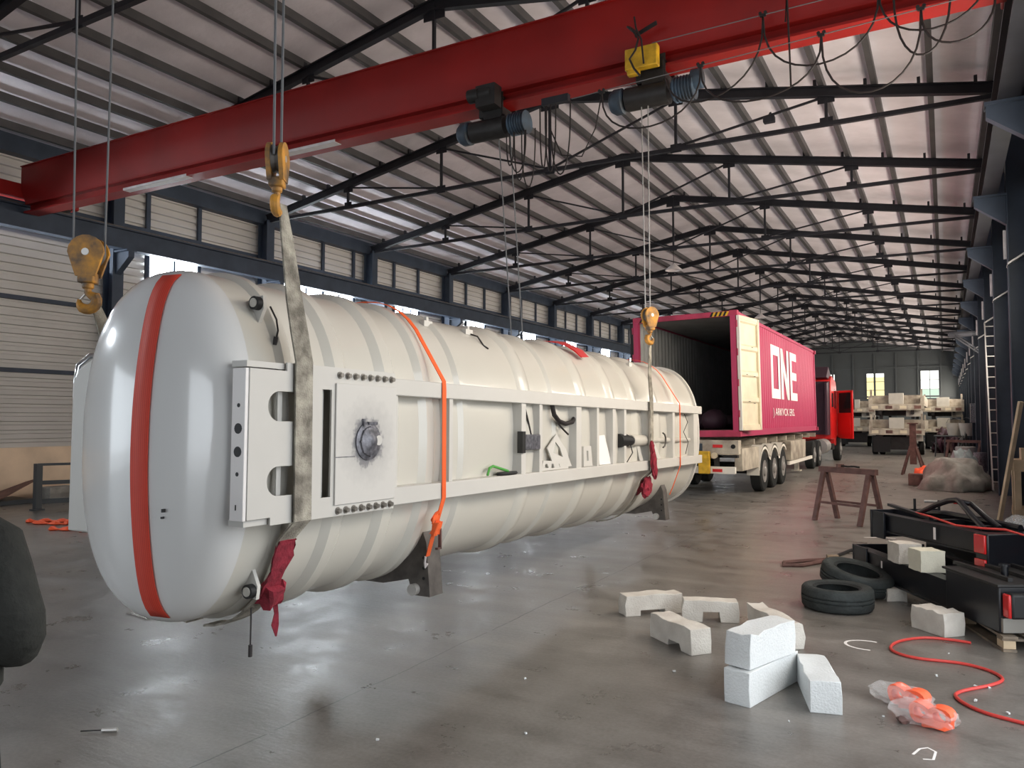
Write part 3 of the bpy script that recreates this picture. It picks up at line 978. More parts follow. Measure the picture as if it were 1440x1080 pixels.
hb = MB().lathe([(0, 0.0), (0.125, 0.0), (0.125, 0.012), (0.10, 0.02), (0.095, 0.032), (0.06, 0.04), (0.035, 0.055), (0, 0.058)], (SX + 0.019, 4.055, 1.715), (1, 0, 0), 30)
for k in range(8):
    a = 2 * PI * k / 8
    hb.cyl((SX + 0.03, 4.055 + 0.09 * math.cos(a), 1.715 + 0.09 * math.sin(a)), (SX + 0.052, 4.055 + 0.09 * math.cos(a), 1.715 + 0.09 * math.sin(a)), 0.013, 6)
hb.box((SX + 0.03, 4.0, 1.84), (0.02, 0.015, 0.05)).box((SX + 0.03, 4.09, 1.835), (0.02, 0.09, 0.02))
hb = hb.build('hub', 'hub', cv)
MB().cyl((SX + 0.03, 4.115, 1.722), (SX + 0.068, 4.115, 1.722), 0.034, 18).build('white_cap', 'matte', hb)
for row, z in ((0, 2.142), (1, 1.277)):
    for k in range(8):
        y = 3.785 + 0.53 * k / 7
        MB().cyl((SX + 0.006, y, z), (SX + 0.012, y, z), 0.024, 14).cyl((SX + 0.012, y, z), (SX + 0.034, y, z), 0.016, 6).build('bolt', 'bolt', tank)
# far-side box with sloping hood, bent pipe
MB().prism([(-4.90, 1.11), (-5.14, 1.11), (-5.14, 2.10), (-5.08, 2.19), (-4.90, 2.27)], 'y', 3.10, 4.6).build('side_box', 'matte', tank, bevel=0.012)
MB().tube([(-5.05, 3.4, 2.14), (-5.06, 3.36, 2.26), (-5.10, 3.30, 2.285), (-5.17, 3.24, 2.28), (-5.215, 3.20, 2.22), (-5.225, 3.19, 2.12), (-5.225, 3.19, 2.0)], 0.033, 14).build('bent_pipe', 'chrome', tank)
# marker lamps on triangular lugs at the rim
for z, up in ((2.56, 1), (0.83, -1)):
    lx = -3.645
    l = MB().prism([(lx - 0.11, z + up * 0.02), (lx + 0.035, z + up * 0.05), (lx + 0.045, z - up * 0.03), (lx - 0.02, z - up * 0.16), (lx - 0.10, z - up * 0.08)], 'y', 3.33, 3.355).build('lamp_lug', 'matte', tank)
    MB().cyl((lx, 3.33, z), (lx, 3.29, z), 0.042, 20).build('lamp_rim', 'dark', l)
    MB().cyl((lx, 3.30, z), (lx, 3.284, z), 0.028, 20).build('lamp_lens', 'box', l)
MB().tube([(-3.62, 3.40, 2.55), (-3.585, 3.42, 2.47), (-3.57, 3.42, 2.40), (-3.575, 3.41, 2.34)], 0.006, 6).cyl((-3.575, 3.41, 2.36), (-3.58, 3.405, 2.31), 0.014, 8).build('loose_wire', 'cable', tank)
MB().tube([(-3.68, 3.36, 0.72), (-3.68, 3.36, 0.60), (-3.68, 3.36, 0.46)], 0.005, 6).cyl((-3.68, 3.36, 0.50), (-3.68, 3.36, 0.43), 0.012, 8).build('loose_wire', 'cable', tank)
for y in (5.35, 6.0, 10.2):
    x, z = oval_xz(R(62), 0.0)
    MB().box((x, y, z + 0.01), (0.05, 0.12, 0.05)).box((x, y, z + 0.04), (0.03, 0.03, 0.06)).build('top_lug', 'matte', tank)
x, z = oval_xz(R(60), 0.01)
MB().tube([(x, 6.02, z), (x + 0.05, 6.06, z - 0.02), (x + 0.09, 6.10, z - 0.10), (x + 0.12, 6.14, z - 0.13)], 0.008, 6).build('loose_wire', 'cable', tank)
# saddle feet under the tank
for y, nm in ((5.14, 0), (11.0, 1)):
    pts = [oval_xz(R(-a)) for a in range(38, 143, 4)]
    poly = [(CX + 0.62, 0.90)] + pts + [(CX - 0.62, 0.90), (CX - 0.66, 0.48), (CX - 0.50, 0.48), (CX - 0.45, 0.60), (CX - 0.2, 0.545), (CX + 0.2, 0.545), (CX + 0.45, 0.60), (CX + 0.50, 0.48), (CX + 0.66, 0.48)]
    sd = MB().prism(poly, 'y', y - 0.09, y + 0.09).build('saddle_foot', 'steel', tank)
    for k in range(3):
        MB().cyl((CX + 0.60, y - 0.091, 0.78 - 0.08 * k), (CX + 0.60, y - 0.095, 0.78 - 0.08 * k), 0.013, 10).build('hole', 'dark', sd)
    MB().cyl((CX + 0.52, y - 0.14, 0.53), (CX + 0.52, y - 0.02, 0.53), 0.045, 16).build('roller', 'alu', sd)
# fittings inside the side frame
c_ = MB().bx(SX - 0.12, SX + 0.0, 6.30, 6.64, 1.60, 1.745).build('control_box', 'hub', tank, bevel=0.012)
MB().bx(SX - 0.05, SX + 0.006, 6.26, 6.32, 1.575, 1.775).build('box_flange', 'grease', c_)
MB().tube([(SX - 0.06, 6.55, 1.74), (SX - 0.06, 6.50, 1.85), (SX - 0.07, 6.42, 2.04)], 0.010, 6).build('loose_wire', 'cable', tank)
MB().tube([(SX - 0.07, 7.02, 2.04), (SX - 0.05, 7.03, 1.94), (SX - 0.04, 7.12, 1.875), (SX - 0.04, 7.28, 1.85), (SX - 0.04, 7.44, 1.87), (SX - 0.06, 7.55, 1.93)], 0.024, 10).build('cable_coil', 'cable', tank)
MB().tube([(SX - 0.05, 7.04, 1.92), (SX - 0.03, 7.14, 1.82), (SX - 0.03, 7.32, 1.74)], 0.010, 6).build('loose_wire', 'cable', tank)
MB().cyl((SX - 0.07, 8.80, 1.655), (SX - 0.07, 9.05, 1.655), 0.085, 18).cyl((SX - 0.07, 9.05, 1.655), (SX - 0.07, 9.25, 1.65), 0.06, 18).build('actuator_motor', 'dark', tank)
MB().cyl((SX - 0.08, 9.25, 1.65), (SX - 0.08, 9.75, 1.645), 0.075, 18).cyl((SX - 0.08, 9.75, 1.645), (SX - 0.08, 11.8, 1.63), 0.035, 12).build('actuator_cylinder', 'box', tank)
MB().tube([(SX - 0.03, 10.42 + 0.12 * math.cos(R(a)), 1.64 + 0.10 * math.sin(R(a))) for a in range(-90, 91, 36)], 0.012, 6).build('hex_bracket', 'steel', tank)
MB().tube([(SX - 0.05, 9.2, 1.60), (SX - 0.03, 9.22, 1.5), (SX - 0.04, 9.05, 1.39)], 0.007, 6).build('loose_wire', 'cable', tank)
MB().tube([(SX - 0.05, 11.5, 2.02), (SX - 0.03, 11.6, 1.9), (SX - 0.05, 11.45, 1.75), (SX - 0.03, 11.62, 1.6), (SX - 0.05, 11.55, 1.42)], 0.006, 6).build('loose_wire', 'cable', tank)
PIT = R(-0.6)
tank.rotation_euler = (PIT, 0, 0)
def pz(y, z):
    """height of a point that rides on the slightly pitched tank"""
    return z - 0.01047 * (y - 3.05)

# things lying on the lower rail ledge of the tank
def on_ledge(o, y):
    o.location.z = pz(y, o.location.z)
    o.rotation_euler[0] += PIT
    return o
zl = 1.388
def ledge_plate(name, loops, m, lean, y, label, cat, thick=0.012):
    me = curve_plate(loops, thick, name, m, None, side_matrix(0.0))
    me.location = (SX - 0.05, y, zl)
    me.rotation_euler = (0, R(lean), 0)
    tag(me, label, cat)
    return on_ledge(me, y)
ledge_plate('mounting_bracket', [[(0.22, 0.0), (0.62, 0.02), (0.50, 0.20), (0.30, 0.36), (0.08, 0.22)], [(0.20, 0.17), (0.42, 0.12), (0.36, 0.22), (0.27, 0.28)]], 'matte', -4, 6.83, 'white bracket with a square opening leaning on the tank rail below the cable coil', 'bracket')
ledge_plate('perforated_bracket', [[(0, 0), (0.62, 0), (0.60, 0.07), (0.05, 0.10)], [(0.08, 0.025), (0.16, 0.025), (0.13, 0.065), (0.09, 0.065)], [(0.22, 0.02), (0.29, 0.02), (0.27, 0.06), (0.23, 0.06)], [(0.36, 0.02), (0.42, 0.02), (0.40, 0.055), (0.37, 0.055)]], 'matte', -2, 6.74, 'low white bracket with a row of holes lying on the tank rail', 'bracket', 0.02)
ledge_plate('slotted_plate', [[(0, 0), (0.24, 0), (0.22, 0.22), (0.02, 0.22)], [(0.09, 0.06), (0.14, 0.06), (0.14, 0.17), (0.09, 0.17)]], 'matte', -3, 7.74, 'small upright white plate with one dark slot on the tank rail', 'plate', 0.03)
ledge_plate('tapering_sheet', [[(0.05, 0), (0.40, 0), (0.26, 0.34), (0.0, 0.33)]], 'letter', -5, 8.16, 'tapering bright white sheet leaning inside the tank side frame', 'sheet')
ledge_plate('leaning_strip', [[(0.12, 0), (0.24, 0), (0.10, 0.26), (0.0, 0.26)]], 'matte', -4, 9.42, 'narrow white strip leaning on the tank rail before the far sling', 'strip')
ledge_plate('leaning_strip', [[(0.25, 0), (0.40, 0), (0.12, 0.28), (0.0, 0.28)]], 'matte', -4, 9.98, 'narrow white strip leaning on the tank rail behind the far sling', 'strip')
o = MB().tube([(SX - 0.05, 5.74, zl + 0.012), (SX - 0.06, 5.79, zl + 0.07), (SX - 0.06, 5.85, zl + 0.085), (SX - 0.05, 6.10, zl + 0.03)], 0.012, 8).single('green_hose', 'green', 'short bent green hose standing on the tank lower rail', 'hose', (SX - 0.05, 5.9, zl))
on_ledge(o, 5.9)
o = MB().lathe([(0, 0), (0.1, 0), (0.11, 0.012), (0.1, 0.025), (0, 0.025)], (SX - 0.05, 6.08, zl), (0, 0, 1), 20).single('rubber_pad', 'dark', 'flat dark rubber pad lying on the tank rail beside the green hose', 'pad', (SX - 0.05, 6.08, zl))
o.scale = (0.5, 1.6, 1)
on_ledge(o, 6.08)

# ------------------------------------------------------------------ slings and straps
def sling_path(y, zhook, xh, side=1, ytop=None, under=0.5):
    """from the hook down outside the frame and along the underside of the tank"""
    X = lambda x: x if side > 0 else 2 * CX - x
    yt = y if ytop is None else ytop
    pts, outs = [], []
    def add(x, yy, z, o):
        pts.append((X(x), yy, pz(yy, z) if z < 2.6 else z)); outs.append((o[0] * side, 0, o[1]))
    xo = SX + (0.024 if side > 0 else 0.13)
    for k in range(6):
        f = k / 5
        add(xh + (xo - xh) * min(1, f * 1.6), yt + (y - yt) * f, zhook + (2.2 - zhook) * f, (1, 0))
    for z in (1.9, 1.6, 1.25):
        add(xo, y, z, (1, 0))
    for a in range(26, 26 + int(64 * under * 2) + 1, 6):
        x, z = oval_xz(R(-a), 0.062)
        add(x, y, z, (math.cos(R(a)), -math.sin(R(a))))
    return pts, outs

def sling(y, zhook, xh, w, label, side=1, ytop=None, m='sling', pm=('rag', 9, 14)):
    pts, outs = sling_path(y, zhook, xh, side, ytop)
    t = thing('lifting_sling', label, 'sling', pts[0], 'textile lifting slings')
    n = len(pts)
    ws = [0.05 if k == 0 else w * min(1.0, 0.5 + 0.14 * k) for k in range(n)]
    MB().band(pts, (0, 1, 0), ws, 0.012, outs).build('webbing', m, t)
    lo, hi = pm[1], pm[2]
    seg = pts[lo:hi]
    mb = MB()
    p2 = [tuple(V(p) + V(o) * 0.008) for p, o in zip(seg, outs[lo:hi])]
    mb.band(p2, (0, 1, 0), [w * q for q in (0.95, 1.1, 0.8, 1.0, 0.75, 0.9)][:len(p2)], 0.016, outs[lo:hi])
    bmesh.ops.subdivide_edges(mb.bm, edges=mb.bm.edges[:], cuts=2)
    mb.jitter(0.008, int(y * 10))
    mb.build('edge_wrap', 'rag', t)
    return t, pts
s1, sp = sling(3.46, 3.10, -3.345, 0.14, 'wide grey textile sling across the tank side plate, red cloth at its foot', ytop=3.24)
kx, ky, kz = sp[13]
mb = MB().box((kx + 0.03, ky + 0.03, kz - 0.0), (0.11, 0.14, 0.13), (0.3, 0.4, 0.3))
bmesh.ops.subdivide_edges(mb.bm, edges=mb.bm.edges[:], cuts=2)
mb.jitter(0.014, 3)
mb.build('cloth_knot', 'rag', s1)
mb = MB().band([(kx + 0.03, ky + 0.06, kz - 0.05), (kx + 0.035, ky + 0.07, kz - 0.13), (kx + 0.03, ky + 0.065, kz - 0.2), (kx + 0.035, ky + 0.07, kz - 0.27)], (0.5, 1, 0), [0.03, 0.025, 0.045, 0.008], 0.005, [(1, 0, 0)] * 4)
mb.build('cloth_tail', 'rag', s1)
sling(3.46, 2.70, -3.225, 0.13, 'grey textile sling hanging behind the tank from the open yellow hook', side=-1, ytop=3.3)
s3, sp3 = sling(9.78, 2.93, -3.33, 0.12, 'narrow grey sling at the far tank end with dark red cloth wraps', ytop=9.62, pm=('rag', 9, 12))
def rag_lump(c, s, seed, parent, rot=(0, 0, 0)):
    mb = MB()
    bmesh.ops.create_icosphere(mb.bm, subdivisions=3, radius=1.0)
    rnd = random.Random(seed)
    mt = Euler(rot).to_matrix()
    for v in mb.bm.verts:
        f = 1 + rnd.uniform(-0.22, 0.18)
        v.co = mt @ Vector((v.co.x * s[0] * f, v.co.y * s[1] * f, v.co.z * s[2] * f)) + V(c)
    return mb.build('cloth_wrap', 'rag', parent, angle=25)
rag_lump((SX + 0.055, 9.80, pz(9.8, 1.33)), (0.03, 0.10, 0.20), 5, s3, (0.25, 0, 0))
rag_lump((SX + 0.055, 9.72, pz(9.8, 1.56)), (0.025, 0.06, 0.09), 8, s3)
rag_lump((SX - 0.03, 9.74, pz(9.8, 1.04)), (0.05, 0.17, 0.13), 6, s3, (0.4, 0, 0))
sling(9.78, 2.27, -2.92, 0.12, 'grey sling hidden behind the far tank end', side=-1, ytop=10.13)

def strap(y, w, label, name='ratchet_strap', ratchet=True, m='orange', zend=0.80):
    pts, outs = [], []
    for a in range(184, 44, -8):
        x, z = oval_xz(R(a), 0.056)
        pts.append((x, y, pz(y, z))); outs.append((math.cos(R(a)), 0, math.sin(R(a))))
    for x, z, o in ((SX + 0.003, 2.165, (0.7, 0, 0.7)), (SX + 0.006, 2.1, (1, 0, 0)), (SX + 0.006, 1.7, (1, 0, 0)), (SX + 0.006, 1.27, (1, 0, 0)), (-3.46, 1.10, (1, 0, 0)), (-3.52, 0.95, (1, 0, -0.3)), (-3.575, zend, (1, 0, -0.4))):
        pts.append((x, y + (1.25 - z) * 0.1 if z < 1.25 else y, pz(y, z))); outs.append(o)
    t = thing(name, label, 'strap', pts[0])
    MB().band(pts, (0, 1, 0), w, 0.005, outs).build('webbing', m, t)
    if ratchet:
        r = MB()
        r.box((-3.475, y + 0.02, pz(y, 1.03)), (0.04, 0.075, 0.10), (0, 0.3, 0.1)).box((-3.44, y - 0.05, pz(y, 1.12)), (0.012, 0.10, 0.06), (0.4, 0.2, 0.2))
        bmesh.ops.subdivide_edges(r.bm, edges=r.bm.edges[:], cuts=2)
        r.jitter(0.008, 4)
        r.build('folded_webbing', m, t)
        MB().bx(-3.485, -3.46, y + 0.06, y + 0.075, pz(y, 0.86), pz(y, 1.02)).bx(-3.485, -3.46, y + 0.02, y + 0.07, pz(y, 0.86), pz(y, 0.875)).build('ratchet_handle', 'rust', t)
        MB().tube([(-3.575, y + 0.02, pz(y, 0.80)), (-3.59, y + 0.03, pz(y, 0.75)), (-3.60, y + 0.05, pz(y, 0.71)), (-3.59, y + 0.065, pz(y, 0.74))], 0.010, 6).build('claw_hook', 'pale', t)
    return t
strap(4.99, 0.052, 'orange ratchet strap round the tank just behind the bolted cover plate')
strap(11.1, 0.035, 'thin orange strap round the far end of the tank', ratchet=False, zend=0.83)
pts, outs = [], []
for a in range(140, 46, -8):
    x, z = oval_xz(R(a), 0.062)
    pts.append((x, 8.22 + (140 - a) * 0.002, pz(8.2, z))); outs.append((math.cos(R(a)), 0, math.sin(R(a))))
mb = MB().band(pts, (0, 1, 0.1), 0.22, 0.006, outs)
mb.jitter(0.006, 2).single('red_cloth', 'cab', 'red cloth strip lying across the tank top', 'cloth', pts[0])

# ------------------------------------------------------------------ container on its trailer, and the tractor
KX0, KX1, KY0, KY1, KZ = -6.52, -4.08, 17.77, 29.96, 1.42
KH = 2.88
cont = thing('shipping_container', 'magenta shipping container with its doors open at the tank end, white letters on the side', 'container', ((KX0 + KX1) / 2, KY0, KZ))
def corr(x, sgn, y0, y1, z0, z1, d=0.036):
    """vertical trapezoid corrugation in a plane of constant X"""
    pr = []
    n = int(round((y1 - y0) / 0.278))
    p = (y1 - y0) / n
    for k in range(n):
        a = y0 + k * p
        pr += [(a, 0), (a + p * 0.26, 0), (a + p * 0.5, d), (a + p * 0.76, d)]
    pr.append((y1, 0))
    out = [[V(x - sgn * q, a, z) for a, q in pr] for z in (z0, z1)]
    return out
for nm, x, sg in (('side_panel', KX1 - 0.015, 1), ('side_panel', KX0 + 0.015, -1)):
    sp_ = MB().loft(corr(x, sg, KY0 + 0.12, KY1 - 0.12, KZ + 0.16, KZ + KH - 0.08), close=False, cap=False).build(nm, 'mag', cont, angle=20)
    MB().loft([[v - V(sg * 0.006, 0, 0) for v in r] for r in corr(x, sg, KY0 + 0.12, KY1 - 0.12, KZ + 0.16, KZ + KH - 0.08)], close=False, cap=False).build('lining', 'inner', sp_, angle=20)
    if sg > 0:
        sidep = sp_
f = MB()
for x in (KX0, KX1 - 0.06):
    f.bx(x, x + 0.06, KY0 + 0.1, KY1 - 0.1, KZ, KZ + 0.16).bx(x, x + 0.06, KY0 + 0.1, KY1 - 0.1, KZ + KH - 0.08, KZ + KH)
f.build('side_rail', 'mag', cont)
for x in (KX0, KX1 - 0.12):
    for y in (KY0, KY1 - 0.14):
        MB().bx(x, x + 0.12, y, y + 0.14, KZ + 0.1, KZ + KH - 0.1).build('corner_post', 'mag', cont)
        for z in (KZ, KZ + KH - 0.12):
            MB().bx(x - 0.005, x + 0.165, y - 0.005, y + 0.178, z, z + 0.122).build('corner_casting', 'magd', cont)
hd = MB().bx(KX0 + 0.12, KX1 - 0.12, KY0, KY0 + 0.1, KZ + KH - 0.13, KZ + KH - 0.01).build('door_header', 'magd', cont)
for x0 in (KX0 + 0.16, KX1 - 0.58):
    m = MB()
    for k in range(4):
        x = x0 + 0.1 * k
        m.prism([(x, KZ + KH - 0.12), (x + 0.05, KZ + KH - 0.12), (x + 0.10, KZ + KH - 0.02), (x + 0.05, KZ + KH - 0.02)], 'y', KY0 - 0.003, KY0)
    m.build('hazard_stripe', 'dark', hd)
    m = MB()
    for k in range(4):
        x = x0 + 0.05 + 0.1 * k
        m.prism([(x, KZ + KH - 0.12), (x + 0.05, KZ + KH - 0.12), (x + 0.10, KZ + KH - 0.02), (x + 0.05, KZ + KH - 0.02)], 'y', KY0 - 0.003, KY0)
    m.build('hazard_stripe', 'yellow', hd)
MB().bx(KX0 + 0.12, KX1 - 0.12, KY0, KY0 + 0.16, KZ, KZ + 0.15).build('door_sill', 'magd', cont)
MB().bx(KX0 + 0.05, KX1 - 0.05, KY0 + 0.12, KY1 - 0.06, KZ + 0.10, KZ + 0.155).build('container_floor', 'ply', cont)
MB().bx(KX0 + 0.05, KX1 - 0.05, KY0 + 0.06, KY1 - 0.06, KZ + KH - 0.04, KZ + KH - 0.01).build('container_roof', 'inner', cont)
MB().bx(KX0 + 0.1, KX1 - 0.1, KY1 - 0.07, KY1 - 0.02, KZ + 0.1, KZ + KH - 0.05).build('front_panel', 'mag', cont)
# the two door leaves, folded back along the sides
def leaf(hx, ang, sg):
    w, h = 1.16, 2.62
    c, s = math.cos(ang), math.sin(ang)
    def T(u, v, z):      # u along the leaf from the hinge, v thickness (outward, the inner face of the door)
        return V(hx + sg * (u * s + v * c), KY0 + 0.03 + u * c - v * s, KZ + 0.14 + z)
    m = MB()
    zs = [(0, 0), (0.12, 0), (0.15, -0.035), (0.62, -0.035), (0.66, 0), (0.74, 0), (0.78, -0.035), (1.22, -0.035), (1.26, 0), (1.34, 0), (1.38, -0.035), (1.82, -0.035), (1.86, 0), (1.94, 0), (1.98, -0.035), (2.46, -0.035), (2.50, 0), (h, 0)]
    m.loft([[T(u, 0.05 + d, z) for z, d in zs] + [T(u, 0.0, h), T(u, 0.0, 0)] for u in (0.06, w - 0.06)])
    lf = m.build('door_leaf', 'cream', cont, angle=20)
    f = MB()
    for u0, u1 in ((0.0, 0.075), (w - 0.075, w)):
        f.loft([[T(u, v, z) for u, v in ((u0, -0.01), (u1, -0.01), (u1, 0.062), (u0, 0.062))] for z in (0, h)])
    for z0, z1 in ((0, 0.08), (h - 0.08, h)):
        f.loft([[T(u, v, z) for v, z in ((-0.01, z0), (0.062, z0), (0.062, z1), (-0.01, z1))] for u in (0.0, w)])
    f.build('door_rim', 'cream', lf)
    g_ = MB()
    for u in (0.0, w - 0.012):
        g_.loft([[T(u + q, v, z) for q, v in ((-0.012, 0.0), (0.02, 0.0), (0.02, 0.07), (-0.012, 0.07))] for z in (0, h)])
    g_.build('door_gasket', 'dark' if sg < 0 else 'guard', lf)
    b_ = MB()
    for u in (0.35, 0.8):
        b_.cyl(T(u, -0.04, 0.0), T(u, -0.04, h), 0.018, 10)
    b_.build('lock_rod', 'bolt', lf)
    for z in (0.3, 1.0, 1.7, 2.35):
        MB().cyl(T(0.0, 0.0, z), T(0.0, 0.0, z + 0.16), 0.03, 10).build('hinge', 'magd', lf)
    for (u, z) in ((0.75, 1.93), (0.4, 1.28), (0.85, 1.25), (0.5, 0.66), (0.8, 0.62)):
        MB().loft([[T(u + a, 0.051, z + b) for a, b in ((-0.05, -0.008), (0.05, -0.008), (0.05, 0.008), (-0.05, 0.008))], [T(u + a, 0.054, z + b) for a, b in ((-0.05, -0.008), (0.05, -0.008), (0.05, 0.008), (-0.05, 0.008))]]).build('vent_slot', 'grease', lf)
leaf(KX1 + 0.02, R(9.8), 1)
leaf(KX0 - 0.02, R(9.8), -1)
# white lettering on the side panel
LX = KX1 - 0.011
def letter(polys, name='lettering'):
    m = MB()
    for p in polys:
        m.prism(p, 'x', LX - 0.002, LX + 0.002)
    return m.build(name, 'letter', sidep)
def rect(a, b, c, d):
    return [(a, c), (b, c), (b, d), (a, d)]
zb, zt_ = 2.39, 3.87
letter([rect(21.85, 22.12, zb, zt_), rect(22.86, 23.12, zb, zt_), rect(22.12, 22.86, zb, zb + 0.27), rect(22.12, 22.86, zt_ - 0.27, zt_)])
letter([rect(23.30, 23.62, zb, zt_), rect(24.24, 24.56, zb, zt_), [(23.50, zt_), (23.62, zt_ - 0.0), (24.36, zb), (24.24, zb), (23.50, zt_ - 0.45)], [(23.50, zt_), (24.36, zb + 0.45), (24.36, zb)]])
letter([rect(24.80, 25.12, zb, zt_), rect(25.12, 26.0, zb, zb + 0.24), rect(25.12, 25.9, 3.02, 3.26), rect(25.12, 25.95, zt_ - 0.24, zt_)])
tx = text_mesh(') ARKVCK ERS.', 0.30, 0.004, 'lettering', 'letter', sidep, Matrix(((0, 0, 1, LX), (1, 0, 0, 21.95), (0, 1, 0, 1.92), (0, 0, 0, 1))), sx=1.75)
cont.rotation_euler = (0, R(-1.0), 0)
cont.location.z += 0.022
for x, y, s_ in ((-4.95, 19.0, 0.28), (-5.35, 19.6, 0.24), (-4.75, 19.7, 0.2)):
    mb = MB()
    bmesh.ops.create_icosphere(mb.bm, subdivisions=3, radius=1.0)
    rnd = random.Random(int(s_ * 100))
    for v in mb.bm.verts:
        v.co = Vector((v.co.x * s_ * 1.1, v.co.y * s_ * 1.2, max(v.co.z, -0.75) * s_)) + V(x, y, KZ + 0.20 + s_ * 0.75)
    mb.jitter(0.01, 1).single('dark_sack', 'cabd', 'dark sack lying on the floor of the open container, %s in size' % ('largest' if s_ > 0.26 else 'middle' if s_ > 0.22 else 'smallest'), 'sack', (x, y, KZ + 0.2), 'sacks inside the container')

trl = thing('container_trailer', 'cream three-axle container trailer under the magenta container', 'trailer', (-5.3, 18.0, 0))
for x in (-5.3 - 0.5, -5.3 + 0.5):
    MB().bx(x - 0.07, x + 0.07, 17.95, 30.85, 0.95, 1.35).build('main_beam', 'trailer', trl)
for k in range(9):
    y = 18.6 + k * 1.5
    MB().bx(KX0 + 0.15, KX1 - 0.15, y - 0.05, y + 0.05, 1.22, 1.36).build('cross_member', 'trailer', trl)
rb = MB().bx(KX0 + 0.02, KX1 - 0.0, 17.74, 17.95, 1.06, 1.38).build('rear_beam', 'trailer', trl, bevel=0.01)
for x in (-4.55, -6.0):
    MB().bx(x - 0.11, x + 0.11, 17.725, 17.74, 1.21, 1.28).build('reflector', 'lamp', rb)
for x in (-4.95, -5.06, -5.68):
    MB().bx(x - 0.05, x + 0.05, 17.73, 17.74, 1.12, 1.30).build('blue_lettering_patch', 'hoist', rb)
MB().cyl((KX1 - 0.12, 17.725, 1.24), (KX1 - 0.12, 17.74, 1.24), 0.05, 16).build('lamp', 'dark', rb)
MB().bx(KX0 + 0.05, -4.12, 17.80, 17.95, 0.98, 1.04).build('lamp_bracket', 'grease', rb)
MB().bx(-4.62, -4.45, 17.80, 17.86, 0.99, 1.05).build('number_lamp', 'letter', rb)
bp_ = MB().bx(KX0 + 0.05, -4.15, 17.70, 17.80, 0.62, 0.78).build('bumper', 'guard', trl, bevel=0.01)
for x in (-4.55, -5.35, -6.0):
    MB().bx(x - 0.11, x + 0.11, 17.69, 17.70, 0.66, 0.73).build('reflector', 'lamp', bp_)
for x in (-4.6, -6.0):
    MB().bx(x - 0.05, x + 0.05, 17.80, 17.90, 0.70, 1.1).build('bumper_arm', 'grease', trl)
yb = MB().bx(-4.95, -4.70, 17.55, 17.68, 0.62, 1.13).build('yellow_wedge', 'yellow', trl, bevel=0.015)
MB().cyl((-4.62, 17.66, 1.03), (-4.62, 17.74, 1.03), 0.07, 14).build('socket', 'cream', trl)
def wheel(x, y, r, w, sgn, parent, hub_in=0.10):
    t_ = MB().lathe([(r * 0.55, -w / 2), (r * 0.93, -w / 2), (r, -w / 2 + 0.03), (r, w / 2 - 0.03), (r * 0.93, w / 2), (r * 0.55, w / 2), (r * 0.5, w / 2 - 0.02), (r * 0.5, -w / 2 + 0.02)], (x, y, r), (sgn, 0, 0), 36, loop=True).build('wheel', 'tyre', parent)
    MB().lathe([(r * 0.54, w / 2 - 0.01), (r * 0.55, w / 2 + 0.005), (r * 0.50, w / 2 - 0.0), (r * 0.47, w / 2 - hub_in), (r * 0.26, w / 2 - hub_in * 0.9), (r * 0.24, w / 2 + 0.02), (r * 0.14, w / 2 + 0.05), (0, w / 2 + 0.05)], (x, y, r), (sgn, 0, 0), 28).build('rim', 'rim', t_)
    return t_
for y in (20.75, 22.06, 23.37):
    MB().cyl((KX0 + 0.2, y, 0.52), (KX1 - 0.2, y, 0.52), 0.08, 14).build('axle', 'grease', trl)
    for x, sg in ((KX1 - 0.17, 1), (KX0 + 0.17, -1)):
        wheel(x, y, 0.52, 0.27, sg, trl)
for x0, x1 in ((KX1 - 0.33, KX1 - 0.02), (KX0 + 0.02, KX0 + 0.33)):
    m = MB()
    pr, pi_ = [], []
    for y in (20.75, 22.06, 23.37):
        for a in range(150 if y > 21 else 175, 29 if y < 23 else 40, -10):
            pr.append((y - 0.0 + -0.66 * math.cos(R(180 - a)) * -1 * -1, 0.52 + 0.64 * math.sin(R(a))))
    pr = [(p[0], p[1]) for p in pr]
    pr = sorted(pr)
    rings = []
    for x in (x0, x1):
        pass
    up = [V(x0, p[0], p[1]) for p in pr]; up2 = [V(x1, p[0], p[1]) for p in pr]
    m.loft([[V(x0, p[0], p[1]), V(x1, p[0], p[1]), V(x1, p[0], p[1] + 0.035), V(x0, p[0], p[1] + 0.035)] for p in pr])
    # valance lip and rear flap
    m.loft([[V(x1 if x1 > -5 else x0, p[0], p[1] + 0.035), V(x1 if x1 > -5 else x0, p[0], p[1] - 0.07)] for p in pr], close=False, cap=False)
    mg = m.build('mudguard', 'guard', trl)
    MB().bx(x0, x1, 20.02, 20.05, 0.45, 0.65).build('mud_flap', 'guard', mg)
MB().bx(-4.28, -4.10, 18.2, 20.0, 0.66, 1.18).build('side_box', 'trailer', trl, bevel=0.01)
MB().bx(-4.40, -4.10, 24.6, 27.4, 0.62, 1.20).build('tool_box', 'trailer', trl, bevel=0.01)
MB().bx(-4.16, -4.09, 24.3, 28.8, 0.50, 0.60).build('side_guard', 'guard', trl)
for x in (-4.6, -6.0):
    lg = MB().bx(x - 0.07, x + 0.07, 28.6, 28.74, 0.1, 1.3).build('landing_leg', 'trailer', trl)
    MB().bx(x - 0.15, x + 0.15, 28.5, 28.84, 0.06, 0.10).build('foot_plate', 'trailer', lg)

